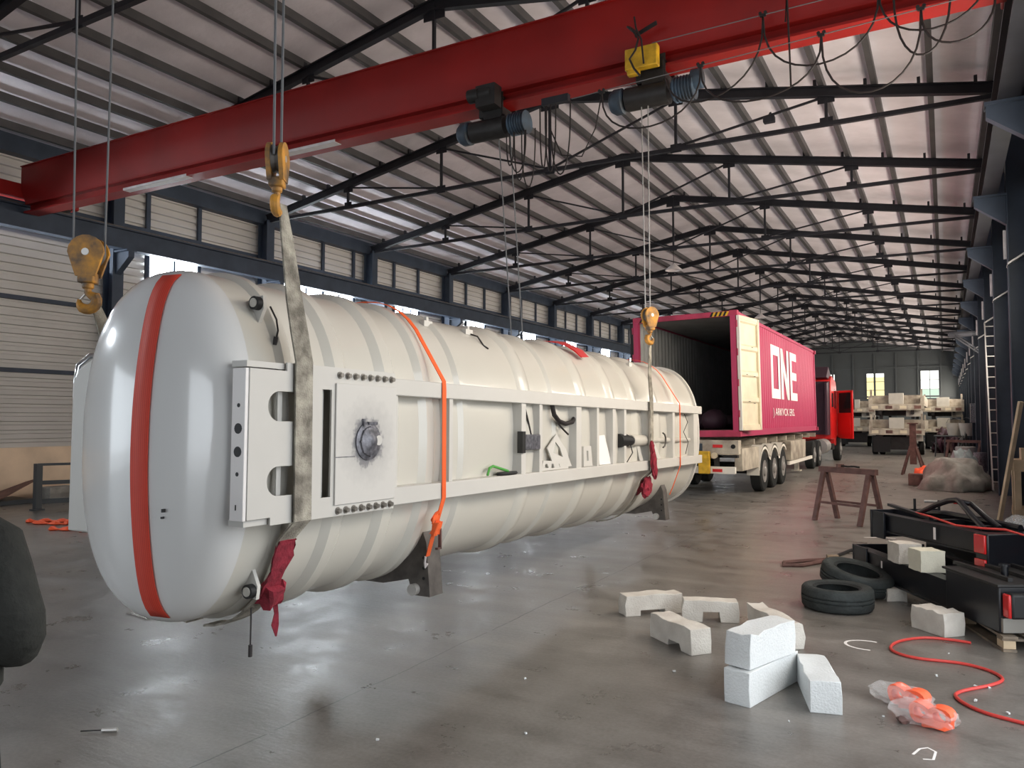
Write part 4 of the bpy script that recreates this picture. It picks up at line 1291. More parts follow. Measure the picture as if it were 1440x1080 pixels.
trk = thing('truck', 'red truck cab with its door open, ahead of the magenta container', 'truck', (-5.1, 34, 0))
for x in (-5.45, -4.7):
    MB().bx(x - 0.05, x + 0.05, 30.95, 38.6, 0.7, 0.95).build('chassis_rail', 'grease', trk)
for y in (31.2, 32.6):
    MB().cyl((-6.1, y, 0.52), (-4.1, y, 0.52), 0.09, 14).build('axle', 'grease', trk)
    for x, sg in ((-4.15, 1), (-6.05, -1)):
        wheel(x, y, 0.52, 0.30, sg, trk)
wheel(-3.98, 38.0, 0.53, 0.30, 1, trk)
wheel(-6.02, 38.0, 0.53, 0.30, -1, trk)
MB().cyl((-4.15, 33.6, 0.75), (-4.15, 34.9, 0.75), 0.30, 20).build('fuel_tank', 'rim', trk)
MB().bx(-4.35, -3.95, 36.0, 36.8, 0.55, 0.8).build('step', 'grease', trk)
cabp = [(35.9, 1.0), (35.9, 3.55), (36.3, 3.75), (37.6, 3.55), (38.45, 2.3), (38.6, 1.6), (38.6, 0.55), (38.55, 0.5), (38.52, 0.95), (38.25, 1.13), (37.75, 1.13), (37.48, 0.95), (37.4, 0.7), (36.9, 0.7), (36.9, 1.0)]
cb = MB().prism(cabp, 'x', -6.05, -3.95).build('cab', 'cab', trk, bevel=0.04)
MB().prism([(35.82, 1.2), (35.82, 3.5), (35.92, 3.5), (35.92, 1.2)], 'x', -6.0, -4.0).build('rear_wall', 'cabd', cb)
MB().prism([(35.3, 3.65), (36.0, 4.15), (37.0, 3.72), (36.0, 3.6)], 'x', -5.95, -4.05).build('roof_deflector', 'cabd', cb, bevel=0.03)
MB().prism([(35.1, 1.2), (35.1, 3.4), (35.85, 3.5), (35.85, 1.2)], 'x', -4.10, -4.02).build('side_deflector', 'cabd', cb)
MB().prism([(37.7, 2.35), (36.95, 2.35), (36.95, 3.2), (37.5, 3.2)], 'x', -3.955, -3.945).build('side_window', 'glass', cb)
MB().prism([(36.1, 2.4), (36.6, 2.4), (36.6, 3.0), (36.1, 3.0)], 'x', -3.955, -3.945).build('side_window', 'glass', cb)
MB().bx(-5.9, -4.1, 38.36, 38.40, 2.3, 2.4).bx(-5.95, -4.05, 38.55, 38.62, 0.5, 0.95).build('front_bumper', 'grease', cb)
m = MB()
dr_h = V(-3.93, 37.95, 0)
dd = V(0.72, -0.69, 0).normalized()
dn = V(dd.y, -dd.x, 0)
def DP(u, z, n=0.0):
    q = dr_h + dd * u + dn * n
    return V(q.x, q.y, z)
for u0, u1, z0, z1 in ((0, 0.98, 1.0, 2.15), (0, 0.10, 2.15, 3.15), (0.88, 0.98, 2.15, 3.15), (0, 0.98, 3.05, 3.15)):
    m.loft([[DP(u, z, n) for u, n in ((u0, -0.03), (u1, -0.03), (u1, 0.03), (u0, 0.03))] for z in (z0, z1)])
dro = m.build('open_door', 'cab', trk, bevel=0.01)
m = MB().loft([[DP(u, z, n) for u, n in ((0.1, -0.006), (0.88, -0.006), (0.88, 0.006), (0.1, 0.006))] for z in (2.15, 3.05)]).build('door_glass', 'glass', dro)
m = MB().loft([[DP(u, z, n) for u, n in ((0.12, 0.03), (0.85, 0.03), (0.85, 0.05), (0.12, 0.05))] for z in (1.2, 1.9)]).build('door_lining', 'cab', dro)
MB().box((-3.35, 38.15, 2.55), (0.22, 0.12, 0.5)).beam((-3.95, 38.05, 2.9), (-3.4, 38.15, 2.8), 0.04, 0.04).build('wing_mirror', 'dark', trk)

trk.location.x -= 0.35

# ------------------------------------------------------------------ stacked flatbed trailers at the far end
def flatbed(x0, x1, y0, y1, z, wheels, label, col='trailer'):
    """a trailer deck seen on its end: beams, deck, side rails, cabinet on top, wheels if it stands on the floor"""
    xm = (x0 + x1) / 2
    t = thing('flatbed_trailer', label, 'trailer', (xm, y0, z), 'stacked flatbed trailers')
    zd = z + (1.35 if wheels else 0.75)
    MB().bx(x0, x1, y0, y1, zd - 0.06, zd + 0.03).build('deck', col, t)
    MB().bx(x0, x1, y0 - 0.12, y0, zd - 0.30, zd + 0.02).build('end_beam', 'trailer', t, bevel=0.01)
    for k in range(4):
        x = x0 + 0.3 + k * (x1 - x0 - 0.6) / 3
        MB().bx(x - 0.16, x + 0.16, y0 - 0.135, y0 - 0.12, zd - 0.22, zd - 0.06).build('reflector', ('cream', 'rust', 'cream', 'brownsheet')[k], t)
    for x in (x0 + 0.55, x1 - 0.55):
        MB().bx(x - 0.08, x + 0.08, y0, y1, zd - 0.5, zd - 0.06).build('main_beam', 'grease', t)
    MB().bx(x0 + 0.25, x1 - 0.25, y0 + 0.9, y1 - 0.5, zd - 0.55, zd - 0.1).build('underframe', 'grease', t)
    for x in (x0 + 0.03, x1 - 0.03):
        MB().bx(x - 0.04, x + 0.04, y0, y1, zd + 0.03, zd + 0.45).build('side_rail', col, t)
    MB().bx(x0 + 0.1, x1 - 0.1, y0 + 0.6, y0 + 1.2, zd + 0.03, zd + 0.5).build('headboard', col, t)
    MB().bx(xm - 0.35, xm + 0.35, y0 + 0.05, y0 + 0.4, zd + 0.03, zd + 0.60).build('cabinet', 'box', t, bevel=0.015)
    MB().bx(xm + 0.45, x1 - 0.1, y0 + 0.3, y0 + 0.8, zd - 0.62, zd - 0.08).build('side_locker', 'box', t)
    for s in (x0 + 0.12, x1 - 0.12):
        MB().bx(s - 0.05, s + 0.05, y0 + 0.02, y0 + 0.12, zd + 0.03, zd + 0.8).build('stanchion', 'trailer', t)
    if wheels:
        MB().cyl((x0 + 0.2, y0 + 1.2, z + 0.5), (x1 - 0.2, y0 + 1.2, z + 0.5), 0.08).build('axle', 'grease', t)
        for x, s in ((x1 - 0.2, 1), (x1 - 0.55, 1), (x0 + 0.2, -1), (x0 + 0.55, -1)):
            wheel(x, y0 + 1.2, 0.5, 0.27, s, t)
        MB().bx(x0 + 0.6, x1 - 0.6, y0 + 0.2, y0 + 1.8, z + 0.28, z + 0.95).build('axle_group', 'grease', t)
        MB().bx(x0 + 0.2, x0 + 1.0, y0 - 0.05, y0, z + 0.15, z + 0.95).build('mud_flap', 'dark', t)
    else:
        for x in (x0 + 0.55, x1 - 0.55):
            for y in (y0 + 0.7, y1 - 0.7):
                MB().bx(x - 0.08, x + 0.08, y - 0.08, y + 0.08, z, zd - 0.5).build('packing_post', 'grease', t)
    return t
for x0, x1, yy, lab, n in ((-3.55, -0.95, 45.0, 'nearest trailer stack', 2), (-6.9, -4.1, 58.0, 'stack behind the truck door', 2), (-1.25, 1.0, 55.0, 'stack by the dark wall', 2)):
    flatbed(x0, x1, yy, yy + 9, 0.0, True, 'cream flatbed trailer on wheels, bottom one of the %s' % lab)
    flatbed(x0, x1, yy + 0.1, yy + 9, 1.88, False, 'cream flatbed trailer laid on another, top one of the %s' % lab)

def heap(name, m, label, cat, c, s, seed, sub=4, rough=0.16, group=None, freq=2.3):
    """a crumpled heap resting on the floor"""
    from mathutils import noise
    mb = MB()
    bmesh.ops.create_icosphere(mb.bm, subdivisions=sub, radius=1.0)
    off = V(seed * 3.1, seed * 1.7, 0)
    for v in mb.bm.verts:
        d = noise.noise(v.co * freq + off) * rough * 2 + noise.noise(v.co * freq * 3 + off) * rough * 0.7
        q = v.co * (1 + d)
        z = q.z if q.z > 0 else q.z * 0.02
        v.co = Vector((q.x * s[0], q.y * s[1], max(0.002, z * s[2] + 0.002))) + V(c)
    return mb.single(name, m, label, cat, c, group, angle=60)
heap('tarpaulin', 'tarp', 'grey crumpled tarpaulin heap on the floor behind the black frames', 'tarpaulin', (0.16, 24.0, 0), (0.85, 1.2, 0.80), 2, rough=0.13, freq=2.0)
heap('plastic_sheet', 'tarpb', 'pale bluish plastic sheet heap behind the grey tarpaulin', 'sheet', (0.42, 26.9, 0), (0.5, 0.8, 0.95), 5)
heap('orange_cloth', 'plast', 'crumpled orange cloth at the edge of the tarpaulin heap', 'cloth', (-0.52, 26.3, 0), (0.36, 0.6, 0.48), 9)
for k, (x, y, sx, sz, ry) in enumerate(((-0.76, 24.75, 0.40, 0.32, 0.0), (-0.22, 23.6, 0.36, 0.28, 0.4))):
    MB().box((x, y, sz / 2 + 0.003), (sx, 0.4, sz), ry).single('steel_offcut', 'rust', ('dark steel offcut beside the foot of the red stand', 'brown steel offcut against the tarpaulin heap')[k], 'offcut', (x, y, 0), 'steel offcuts', bevel=0.01)

def trestle(p0, p1, h, label, m='rust', splay=0.24, group=None, top=0.10):
    """a welded sawhorse: top beam on two A-shaped pairs of legs with a low cross tie"""
    p0, p1 = V(p0), V(p1)
    t = thing('steel_trestle', label, 'trestle', (p0 + p1) / 2, group)
    d = (p1 - p0).normalized()
    s = V(-d.y, d.x, 0)
    MB().beam(p0 - d * 0.12 + V(0, 0, h), p1 + d * 0.12 + V(0, 0, h), 0.09, top).build('top_beam', m, t)
    for p in (p0, p1):
        for q in (-1, 1):
            MB().beam(p + s * (q * splay), p + s * (q * 0.05) + V(0, 0, h - top / 2), 0.085, 0.055).build('leg', m, t)
    MB().beam(p0 + s * splay * 0.65 + V(0, 0, h * 0.36), p1 + s * splay * 0.65 + V(0, 0, h * 0.36), 0.04, 0.04).build('cross_tie', m, t)
    MB().beam(p0 - s * splay * 0.65 + V(0, 0, h * 0.36), p1 - s * splay * 0.65 + V(0, 0, h * 0.36), 0.04, 0.04).build('cross_tie', m, t)
    return t
trestle((-1.98, 15.5, 0), (-1.17, 14.95, 0), 0.93, 'rusty brown steel trestle standing alone before the truck', splay=0.3)
tp = thing('chain_hook', 'dark rusty chain and hook lying on the trestle top', 'chain', (-1.6, 15.24, 0.98))
MB().tube([(-1.75, 15.34, 1.0), (-1.66, 15.27, 1.01), (-1.56, 15.22, 1.0), (-1.44, 15.12, 1.01), (-1.36, 15.09, 1.0)], 0.018, 6).build('chain', 'grease', tp)
MB().box((-1.7, 15.3, 1.01), (0.12, 0.07, 0.06), 0.5).build('shackle', 'rust', tp)
# three-legged stand
st = thing('tripod_stand', 'rusty brown post stand on splayed feet beside the tarpaulin', 'stand', (-0.98, 29.4, 0))
MB().bx(-1.08, -0.88, 29.3, 29.5, 0.35, 1.72).bx(-1.14, -0.82, 29.24, 29.56, 1.70, 1.74).build('post', 'rust', st)
for a in (20, 140, 215, 320):
    MB().beam((-0.98 + 0.42 * math.cos(R(a)), 29.4 + 0.42 * math.sin(R(a)), 0.0), (-0.98 + 0.1 * math.cos(R(a)), 29.4 + 0.1 * math.sin(R(a)), 0.95), 0.07, 0.05).build('leg', 'rust', st)
# things along the foot of the dark wall
trestle((0.10, 34.5, 0), (1.12, 33.9, 0), 1.02, 'rusty trestle behind the tarpaulin, next to the dark wall', splay=0.35)
for k, (x, y, z0, h, r) in enumerate(((0.62, 33.3, 0, 0.85, 0.33), (1.02, 31.8, 0, 0.7, 0.2))):
    MB().lathe([(0, 0), (r, 0), (r, 0.02), (r * 0.98, h * 0.33), (r * 1.02, h * 0.34), (r * 0.98, h * 0.66), (r * 1.02, h * 0.67), (r, h - 0.02), (r * 0.94, h), (0, h)], (x, y, z0), (0, 0, 1), 24).single('steel_drum', 'rim' if k == 0 else 'hub', ('grey white drum standing under the rusty trestle by the dark wall', 'small grey drum next to the dark wall columns')[k], 'drum', (x, y, 0), 'drums by the dark wall')
for k, (x, y) in enumerate(((0.35, 45.2), (0.9, 44.6))):
    t = thing('bucket_stool', ('pale bucket on the bench at the dark wall, the one toward the trailers', 'pale bucket on the bench at the dark wall, the one toward the ladder')[k], 'bucket', (x, y, 1.05), 'buckets on the bench')
    MB().lathe([(0, 0), (0.26, 0), (0.36, 0.62), (0.33, 0.62), (0.24, 0.04), (0, 0.04)], (x, y, 1.051), (0, 0, 1), 20).build('body', 'box', t)
    MB().tube([(x - 0.34, y, 1.62), (x - 0.25, y - 0.05, 1.85), (x, y - 0.06, 1.95), (x + 0.25, y - 0.05, 1.85), (x + 0.34, y, 1.62)], 0.012, 6).build('handle', 'rope', t)
bn = thing('work_bench', 'dark steel bench with thin legs at the foot of the dark wall', 'bench', (0.4, 45, 0))
MB().bx(-0.55, 1.25, 44.2, 45.6, 1.0, 1.05).build('bench_top', 'rail', bn)
for x in (-0.5, -0.1, 0.7, 1.2):
    for y in (44.25, 45.55):
        MB().beam((x, y, 0), (x + 0.05, y, 1.0), 0.05, 0.05).build('leg', 'rail', bn)
heap('scrap_heap', 'grease', 'low dark heap of scrap along the dark wall', 'scrap', (0.72, 40.2, 0), (0.34, 2.0, 1.05), 12, rough=0.25, freq=4)
heap('scrap_heap', 'cabd', 'dark heap of rags before the stack by the dark wall', 'scrap', (0.0, 50.5, 0), (0.7, 1.6, 1.2), 15, rough=0.25, freq=4)
# ladder up to the runway, platform bracket, wall cabinet
ld = thing('ladder', 'tall pale aluminium ladder leaning on the dark wall up to the crane runway', 'ladder', (1.15, 24, 0))
for x in (1.02, 1.32):
    MB().beam((x, 23.5, 0.02), (x + 0.05, 26.9, 4.7), 0.035, 0.07).build('ladder_rail', 'alu', ld)
for k in range(15):
    f = (k + 0.7) / 15
    MB().cyl((1.02 + 0.05 * f, 23.5 + 3.4 * f, 0.02 + 4.68 * f), (1.32 + 0.05 * f, 23.5 + 3.4 * f, 0.02 + 4.68 * f), 0.017, 8).build('rung', 'alu', ld)
pf = thing('wall_platform', 'dark steel bracket platform standing out from the dark wall above the ladder', 'platform', (1.0, 36, 5.3))
MB().bx(0.15, 1.54, 35.3, 36.6, 5.24, 5.32).build('deck', 'truss', pf)
for y in (35.4, 36.5):
    MB().beam((1.52, y, 4.3), (0.4, y, 5.22), 0.06, 0.06).build('strut', 'truss', pf)
MB().bx(1.0, 1.53, 41.6, 42.3, 1.7, 2.6).single('wall_cabinet', 'hub', 'small grey cabinet on the dark wall beyond the ladder', 'cabinet', (1.06, 42, 1.7), bevel=0.01)
# timber leaning at the frame edge, wooden post crate
MB().beam((0.76, 15.95, 0.01), (1.10, 15.45, 2.15), 0.07, 0.05).single('timber_batten', 'pine', 'pale timber batten leaning beside the wooden crate', 'batten', (0.76, 15.95, 0))
wc = thing('wooden_crate', 'pale wooden crate with a block on top at the dark wall', 'crate', (1.22, 16.6, 0))
for x in (1.08, 1.42):
    for y in (16.3, 16.9):
        MB().bx(x - 0.05, x + 0.05, y - 0.05, y + 0.05, 0, 1.1).build('post', 'pine', wc)
for z in (0.2, 1.02):
    MB().bx(1.02, 1.48, 16.22, 16.26, z - 0.08, z + 0.08).bx(1.02, 1.48, 16.94, 16.98, z - 0.08, z + 0.08).build('crossboard', 'pine', wc)
MB().bx(1.0, 1.5, 16.2, 17.0, 1.1, 1.14).build('top_board', 'pine', wc)
MB().bx(1.15, 1.4, 16.4, 16.8, 1.142, 1.34).single('wood_block', 'pine', 'short wood block lying on the wooden crate', 'block', (1.27, 16.6, 1.14))

# ------------------------------------------------------------------ black steel frames on foam and a pallet
def frame_points(p0, p1):
    p0, p1 = V(*p0, 0), V(*p1, 0)
    d = (p1 - p0).normalized()
    return p0, p1, d, V(-d.y, d.x, 0)
BF = 'black frames stacked by the pallet'
def at(p, z):
    return V(p.x, p.y, z)
# lower frame
p0, p1, d, n = frame_points((-0.92, 9.76), (0.36, 7.45))
L = (p1 - p0).length
lf = thing('black_steel_frame', 'lower long black steel frame, one end on the pallet, red lamp at that end', 'steel frame', at(p0, 0.13), BF)
W = 0.74
def oriented(m, u0, u1, v0, v1, z0, z1, P, D, N):
    c = P + D * ((u0 + u1) / 2) + N * ((v0 + v1) / 2)
    m.box((c.x, c.y, (z0 + z1) / 2), (abs(u1 - u0), abs(v1 - v0), abs(z1 - z0)), math.atan2(D.y, D.x))
    return m
for v in (0, W - 0.09):
    m = oriented(MB(), 0.0, L - 0.75, v, v + 0.09, 0.15, 0.38, p0, d, n)
    oriented(m, 0.0, L - 0.75, v - 0.02, v + 0.11, 0.13, 0.15, p0, d, n)
    oriented(m, 0.0, L - 0.75, v - 0.02, v + 0.11, 0.38, 0.395, p0, d, n)
    m.build('side_beam', 'black', lf)
for u in (0.35, 0.95, 1.5):
    oriented(MB(), u, u + 0.08, 0.09, W - 0.09, 0.17, 0.36, p0, d, n).build('cross_beam', 'black', lf)
oriented(MB(), 0.15, L - 0.80, W - 0.03, W - 0.01, 0.40, 0.60, p0, d, n).build('gap_filler_plate', 'black', lf)  # black plate added to darken the open gap between the frames
oriented(MB(), -0.04, -0.015, -0.04, W + 0.04, 0.12, 0.42, p0, d, n).build('end_plate', 'black', lf, bevel=0.004)
oriented(MB(), -0.015, 0.30, -0.035, -0.01, 0.13, 0.42, p0, d, n).build('corner_plate', 'black', lf, bevel=0.004)
bxx = oriented(MB(), L - 0.78, L, -0.02, W, 0.13, 0.50, p0, d, n).build('end_box', 'black', lf, bevel=0.012)
oriented(MB(), L - 0.80, L + 0.02, -0.04, W + 0.02, 0.50, 0.52, p0, d, n).build('cover_sheet', 'grease', bxx, bevel=0.003)
for v in (0.12, 0.32, 0.55):
    oriented(MB(), L - 0.9, L - 0.1, v, v + 0.04, 0.52, 0.55, p0, d, n).build('top_angle', 'grease', bxx)
m = MB()
q = p0 + d * (L - 0.35) + n * 0.25
MB().cyl(at(q, 0.52), at(q, 0.60), 0.03, 12).cyl(at(q, 0.60), at(q, 0.62), 0.045, 12).build('pin', 'black', bxx)
lm = oriented(MB(), L, L + 0.10, 0.02, 0.22, 0.26, 0.46, p0, d, n).build('lamp_housing', 'dark', lf, bevel=0.02)
oriented(MB(), L + 0.005, L + 0.095, 0.0, 0.025, 0.265, 0.455, p0, d, n).build('red_lens', 'lamp', lm, bevel=0.02)
oriented(MB(), L - 0.02, L + 0.03, -0.01, 0.20, 0.14, 0.255, p0, d, n).build('lamp_bracket', 'bolt', lm)
for u, z in ((0.62, 0.34),):
    oriented(MB(), u, u + 0.03, -0.0225, -0.0205, 0.27, 0.345, p0, d, n).build('paper_label', 'letter', lf)
# upper frame
q0, q1, e, w_ = frame_points((-0.72, 9.74), (0.25, 8.42))
LU = (q1 - q0).length
uf = thing('black_steel_frame', 'upper long black steel frame raised on two foam blocks, red lamp at its near corner', 'steel frame', at(q0, 0.6), BF)
for v in (0, 0.66):
    m = oriented(MB(), 0.0, LU, v, v + 0.08, 0.62, 0.79, q0, e, w_)
    oriented(m, 0.0, LU, v - 0.02, v + 0.10, 0.605, 0.62, q0, e, w_)
    oriented(m, 0.0, LU, v - 0.02, v + 0.10, 0.79, 0.805, q0, e, w_)
    m.build('side_beam', 'black', uf)
oriented(MB(), -0.03, 0.0, -0.05, 0.80, 0.52, 0.83, q0, e, w_).build('end_plate', 'black', uf, bevel=0.004)
oriented(MB(), 0.0, 0.22, -0.045, -0.02, 0.53, 0.82, q0, e, w_).build('corner_plate', 'black', uf, bevel=0.004)
for u in (0.5, 1.0):
    oriented(MB(), u, u + 0.08, 0.08, 0.66, 0.64, 0.78, q0, e, w_).build('cross_beam', 'black', uf)
oriented(MB(), LU, LU + 0.16, -0.05, 0.95, 0.50, 0.81, q0, e, w_).build('end_beam', 'black', uf, bevel=0.012)
for z0, z1 in ((0.63, 0.80), (0.51, 0.58)):
    oriented(MB(), LU + 0.01, LU + 0.15, -0.075, -0.05, z0, z1, q0, e, w_).build('red_lamp', 'lamp', uf, bevel=0.008)
oriented(MB(), LU - 0.62, LU - 0.585, -0.0225, -0.0205, 0.65, 0.77, q0, e, w_).build('paper_label', 'letter', uf)
a1 = q0 + e * 0.45 + w_ * 0.22
a2 = q0 + e * 0.95 + w_ * 0.30
a3 = q0 + e * 1.55 + w_ * 0.12
MB().tube([at(a1, 0.84), at(a1.lerp(a2, 0.45), 0.95), at(a1.lerp(a2, 0.8), 1.015), at(a2, 1.03), at(a2.lerp(a3, 0.15), 1.01), at(a2.lerp(a3, 0.6), 0.90), at(a3, 0.82)], 0.028, 10).build('bent_tube', 'black', uf)
a4 = a2 + w_ * 0.10
a5 = a3 + w_ * 0.16
MB().tube([at(a2, 1.02), at(a4.lerp(a5, 0.15), 1.0), at(a4.lerp(a5, 0.6), 0.90), at(a5, 0.83)], 0.026, 10).build('bent_tube', 'black', uf)
MB().tube([at(q0 + e * 0.25 + w_ * 0.35, 0.82), at(q0 + e * 0.7 + w_ * 0.36, 0.86), at(q0 + e * 1.2 + w_ * 0.40, 0.85), at(q0 + e * 1.6 + w_ * 0.45, 0.83)], 0.035, 10).build('brace_tube', 'black', uf)
for u, v in ((0.12, 0.4), (0.32, 0.55)):
    c = q0 + e * u + w_ * v
    MB().cyl(at(c, 0.80), at(c, 0.96), 0.014, 8).build('upright_pin', 'black', uf)
MB().beam(at(q0 + e * -0.12 + w_ * 0.25, 0.87), at(q0 + e * 0.75 + w_ * 0.15, 0.82), 0.05, 0.03).build('loose_bar', 'black', uf)
c0 = q0 + e * 0.12 + w_ * 0.52
c1 = q0 + e * 0.45 + w_ * 0.75
MB().cyl(at(c0, 0.93), at(c0.lerp(c1, 0.75), 0.94), 0.016, 10).build('gas_strut', 'alu', uf)
MB().cyl(at(c0.lerp(c1, 0.75), 0.94), at(c1, 0.94), 0.018, 10).build('strut_cap', 'hose', uf)
pb = q0 + e * 1.45 + w_ * 0.55
mb = MB()
bmesh.ops.create_icosphere(mb.bm, subdivisions=3, radius=1.0)
for v in mb.bm.verts:
    v.co = Vector((v.co.x * 0.11, v.co.y * 0.09, max(-0.3, v.co.z) * 0.09)) + at(pb, 0.845)
mb.jitter(0.012, 5).single('plastic_bag', 'bag', 'small crumpled clear plastic bag on top of the upper black frame', 'bag', at(pb, 0.82))
# red air hose over the frames, and the one on the floor
hp = [(q0 + e * 0.30 + w_ * 0.22, 0.84), (q0 + e * 0.8 + w_ * 0.10, 0.85), (q0 + e * 1.3 + w_ * 0.02, 0.825), (q0 + e * 1.55 + w_ * 0.10, 0.83), (q1 + e * 0.05 + w_ * 0.22, 0.835), (q1 + e * 0.20 + w_ * 0.30, 0.80), (q1 + e * 0.24 + w_ * 0.34, 0.66), (q1 + e * 0.32 + w_ * 0.32, 0.60), (q1 + e * 0.42 + w_ * 0.22, 0.56)]
MB().tube([at(p, z) for p, z in hp], 0.011, 8).single('air_hose', 'hose', 'thin red hose draped over the black steel frames', 'hose', at(hp[0][0], 0.84), 'red air hoses')
def smooth_path(pts, k=6):
    out = []
    n_ = len(pts)
    for i in range(n_ - 1):
        a = V(*pts[max(0, i - 1)], 0); b = V(*pts[i], 0); c = V(*pts[i + 1], 0); d_ = V(*pts[min(n_ - 1, i + 2)], 0)
        for j in range(k):
            t = j / k
            out.append(0.5 * ((2 * b) + (c - a) * t + (2 * a - 5 * b + 4 * c - d_) * t * t + (3 * b - a - 3 * c + d_) * t ** 3))
    out.append(V(*pts[-1], 0))
    return out
hz = smooth_path([(0.14, 7.50), (0.00, 7.52), (-0.20, 7.48), (-0.37, 7.28), (-0.43, 7.05), (-0.38, 6.90), (-0.23, 6.82), (0.052, 6.84), (0.232, 6.75), (0.31, 6.58), (0.24, 6.40), (0.043, 6.13), (0.028, 5.97), (0.154, 5.79), (0.372, 5.69), (0.8, 5.55)])
MB().tube([at(p, 0.012) for p in hz], 0.0115, 8).single('air_hose', 'hose', 'red hose winding across the bare floor beside the orange bags', 'hose', at(hz[0], 0), 'red air hoses')
# pallet
P0, P1, D, N = frame_points((-0.20, 9.02), (0.36, 7.38))
pt = thing('wooden_pallet', 'weathered wooden pallet under the near end of the lower black frame', 'pallet', at(P0, 0))
PL = (P1 - P0).length
for v in (0.0, 0.17, 0.34, 0.51, 0.68):
    oriented(MB(), 0, PL, v, v + 0.11, 0.102, 0.122, P0, D, N).build('deck_board', 'wood', pt)
for v in (0.02, 0.36, 0.69):
    for u in (0.02, PL / 2 - 0.05, PL - 0.14):
        oriented(MB(), u, u + 0.12, v - 0.01, v + 0.08, 0.02, 0.082, P0, D, N).build('block', 'pine', pt)
for u in (0.0, PL / 2 - 0.05, PL - 0.12):
    oriented(MB(), u, u + 0.10, 0, 0.79, 0.083, 0.101, P0, D, N).build('stringer_board', 'wood', pt)
for v in (0.0, 0.35, 0.68):
    oriented(MB(), 0, PL, v, v + 0.1, 0.0, 0.019, P0, D, N).build('bottom_board', 'wood', pt)

# ------------------------------------------------------------------ foam blocks
def foam(p, q, w, h, m, label, notch=(), z=0.0, seed=0, top=0.0, rough=0.004, tilt=None, side=1):
    """a broken foam bar: near bottom edge runs from p to q, width w to the side, height h; notch = cut-outs (u0,u1,depth) from below"""
    p, q = V(*p, 0), V(*q, 0)
    dd_ = (q - p).normalized()
    nn = V(-dd_.y, dd_.x, 0) * side
    Lg = (q - p).length
    us = [0.0]
    low = []
    prof = [(0, 0)]
    for a, b, dep in notch:
        prof += [(a * Lg, 0), (a * Lg + 0.01, dep), (b * Lg - 0.015, dep), (b * Lg, 0)]
    prof += [(Lg, 0), (Lg + 0.005, h * 0.5), (Lg - 0.008, h)]
    k = 6
    rnd = random.Random(seed)
    for i in range(1, k):
        prof.append((Lg * (1 - i / k), h + rnd.uniform(-0.010, 0.010) + top * (i / k)))
    prof += [(0.008, h + top), (-0.006, h * 0.55)]
    rings = []
    for v in (0, 0.3, 0.7, 1.0):
        rings.append([p + dd_ * (u + rnd.uniform(-1, 1) * rough) + nn * (w * v + rnd.uniform(-1, 1) * rough) + V(0, 0, z + zz + (rnd.uniform(-1, 1) * rough if zz > 0.01 else 0)) for u, zz in prof])
    mb = MB().loft(rings)
    c = p + dd_ * (Lg / 2) + nn * (w / 2) + V(0, 0, z)
    o = mb.single('foam_block', m, label, 'foam block', c, 'white foam blocks', angle=25, bevel=0.004)
    if tilt:
        o.rotation_euler = tilt
    return o
foam((-2.66, 6.95), (-2.24, 7.36), 0.17, 0.19, 'foamd', 'dirty white foam bar at the outer end of the foam group, toward the tank', ((0.25, 0.7, 0.05),), seed=1)
foam((-2.25, 6.44), (-1.78, 6.06), 0.19, 0.20, 'foamd', 'long dirty white foam bar with its broken square end toward us, inside the foam group', ((0.45, 0.75, 0.05),), seed=2)
foam((-2.15, 7.06), (-1.68, 7.23), 0.17, 0.19, 'foamd', 'white foam bar with a dark notch like a little bridge', ((0.35, 0.68, 0.09),), seed=3)
foam((-1.60, 7.20), (-1.15, 6.60), 0.15, 0.20, 'foamd', 'ridged white foam bar behind the two stacked blocks', (), seed=4, rough=0.010, side=1)
foam((-1.14, 5.16), (-0.95, 5.86), 0.18, 0.215, 'foam', 'lower block of the two stacked white foam blocks', (), seed=5, side=1)
foam((-1.125, 5.21), (-0.975, 5.77), 0.19, 0.225, 'foam', 'rough upper foam block lying on another foam block', (), z=0.224, seed=6, rough=0.009, tilt=(0, R(1), R(-4)), side=1)
foam((-0.61, 5.32), (-0.78, 5.90), 0.19, 0.20, 'foam', 'clean white foam block lying alone right beside the stacked pair', (), seed=7, rough=0.006, side=1)
foam((-0.31, 7.86), (-0.05, 7.60), 0.22, 0.20, 'foamd', 'greyish white foam block on the floor against the pallet', (), seed=8, side=1)
def face_foam(P, D_, N_, u0, u1, v0, v1, z0, z1, m, label):
    o = oriented(MB(), u0, u1, v0, v1, z0, z1, P, D_, N_)
    bmesh.ops.subdivide_edges(o.bm, edges=o.bm.edges[:], cuts=3, use_grid_fill=True)
    o.jitter(0.004, int(u0 * 100))
    c = P + D_ * ((u0 + u1) / 2) + N_ * ((v0 + v1) / 2)
    return o.single('foam_block', m, label, 'foam block', at(c, z0), 'white foam blocks', angle=40)
face_foam(p0, d, n, 0.88, 1.12, -0.07, 0.16, 0.40, 0.60, 'foamd', 'foam block wedged between the black frames, the one toward the tyres')
face_foam(p0, d, n, 1.30, 1.54, -0.07, 0.16, 0.40, 0.60, 'foamy', 'yellowish foam block wedged between the black frames, near the paper label')
face_foam(p0, d, n, 0.80, 1.0, -0.14, 0.06, 0.0, 0.128, 'foamd', 'foam block on the floor under the lower black frame')
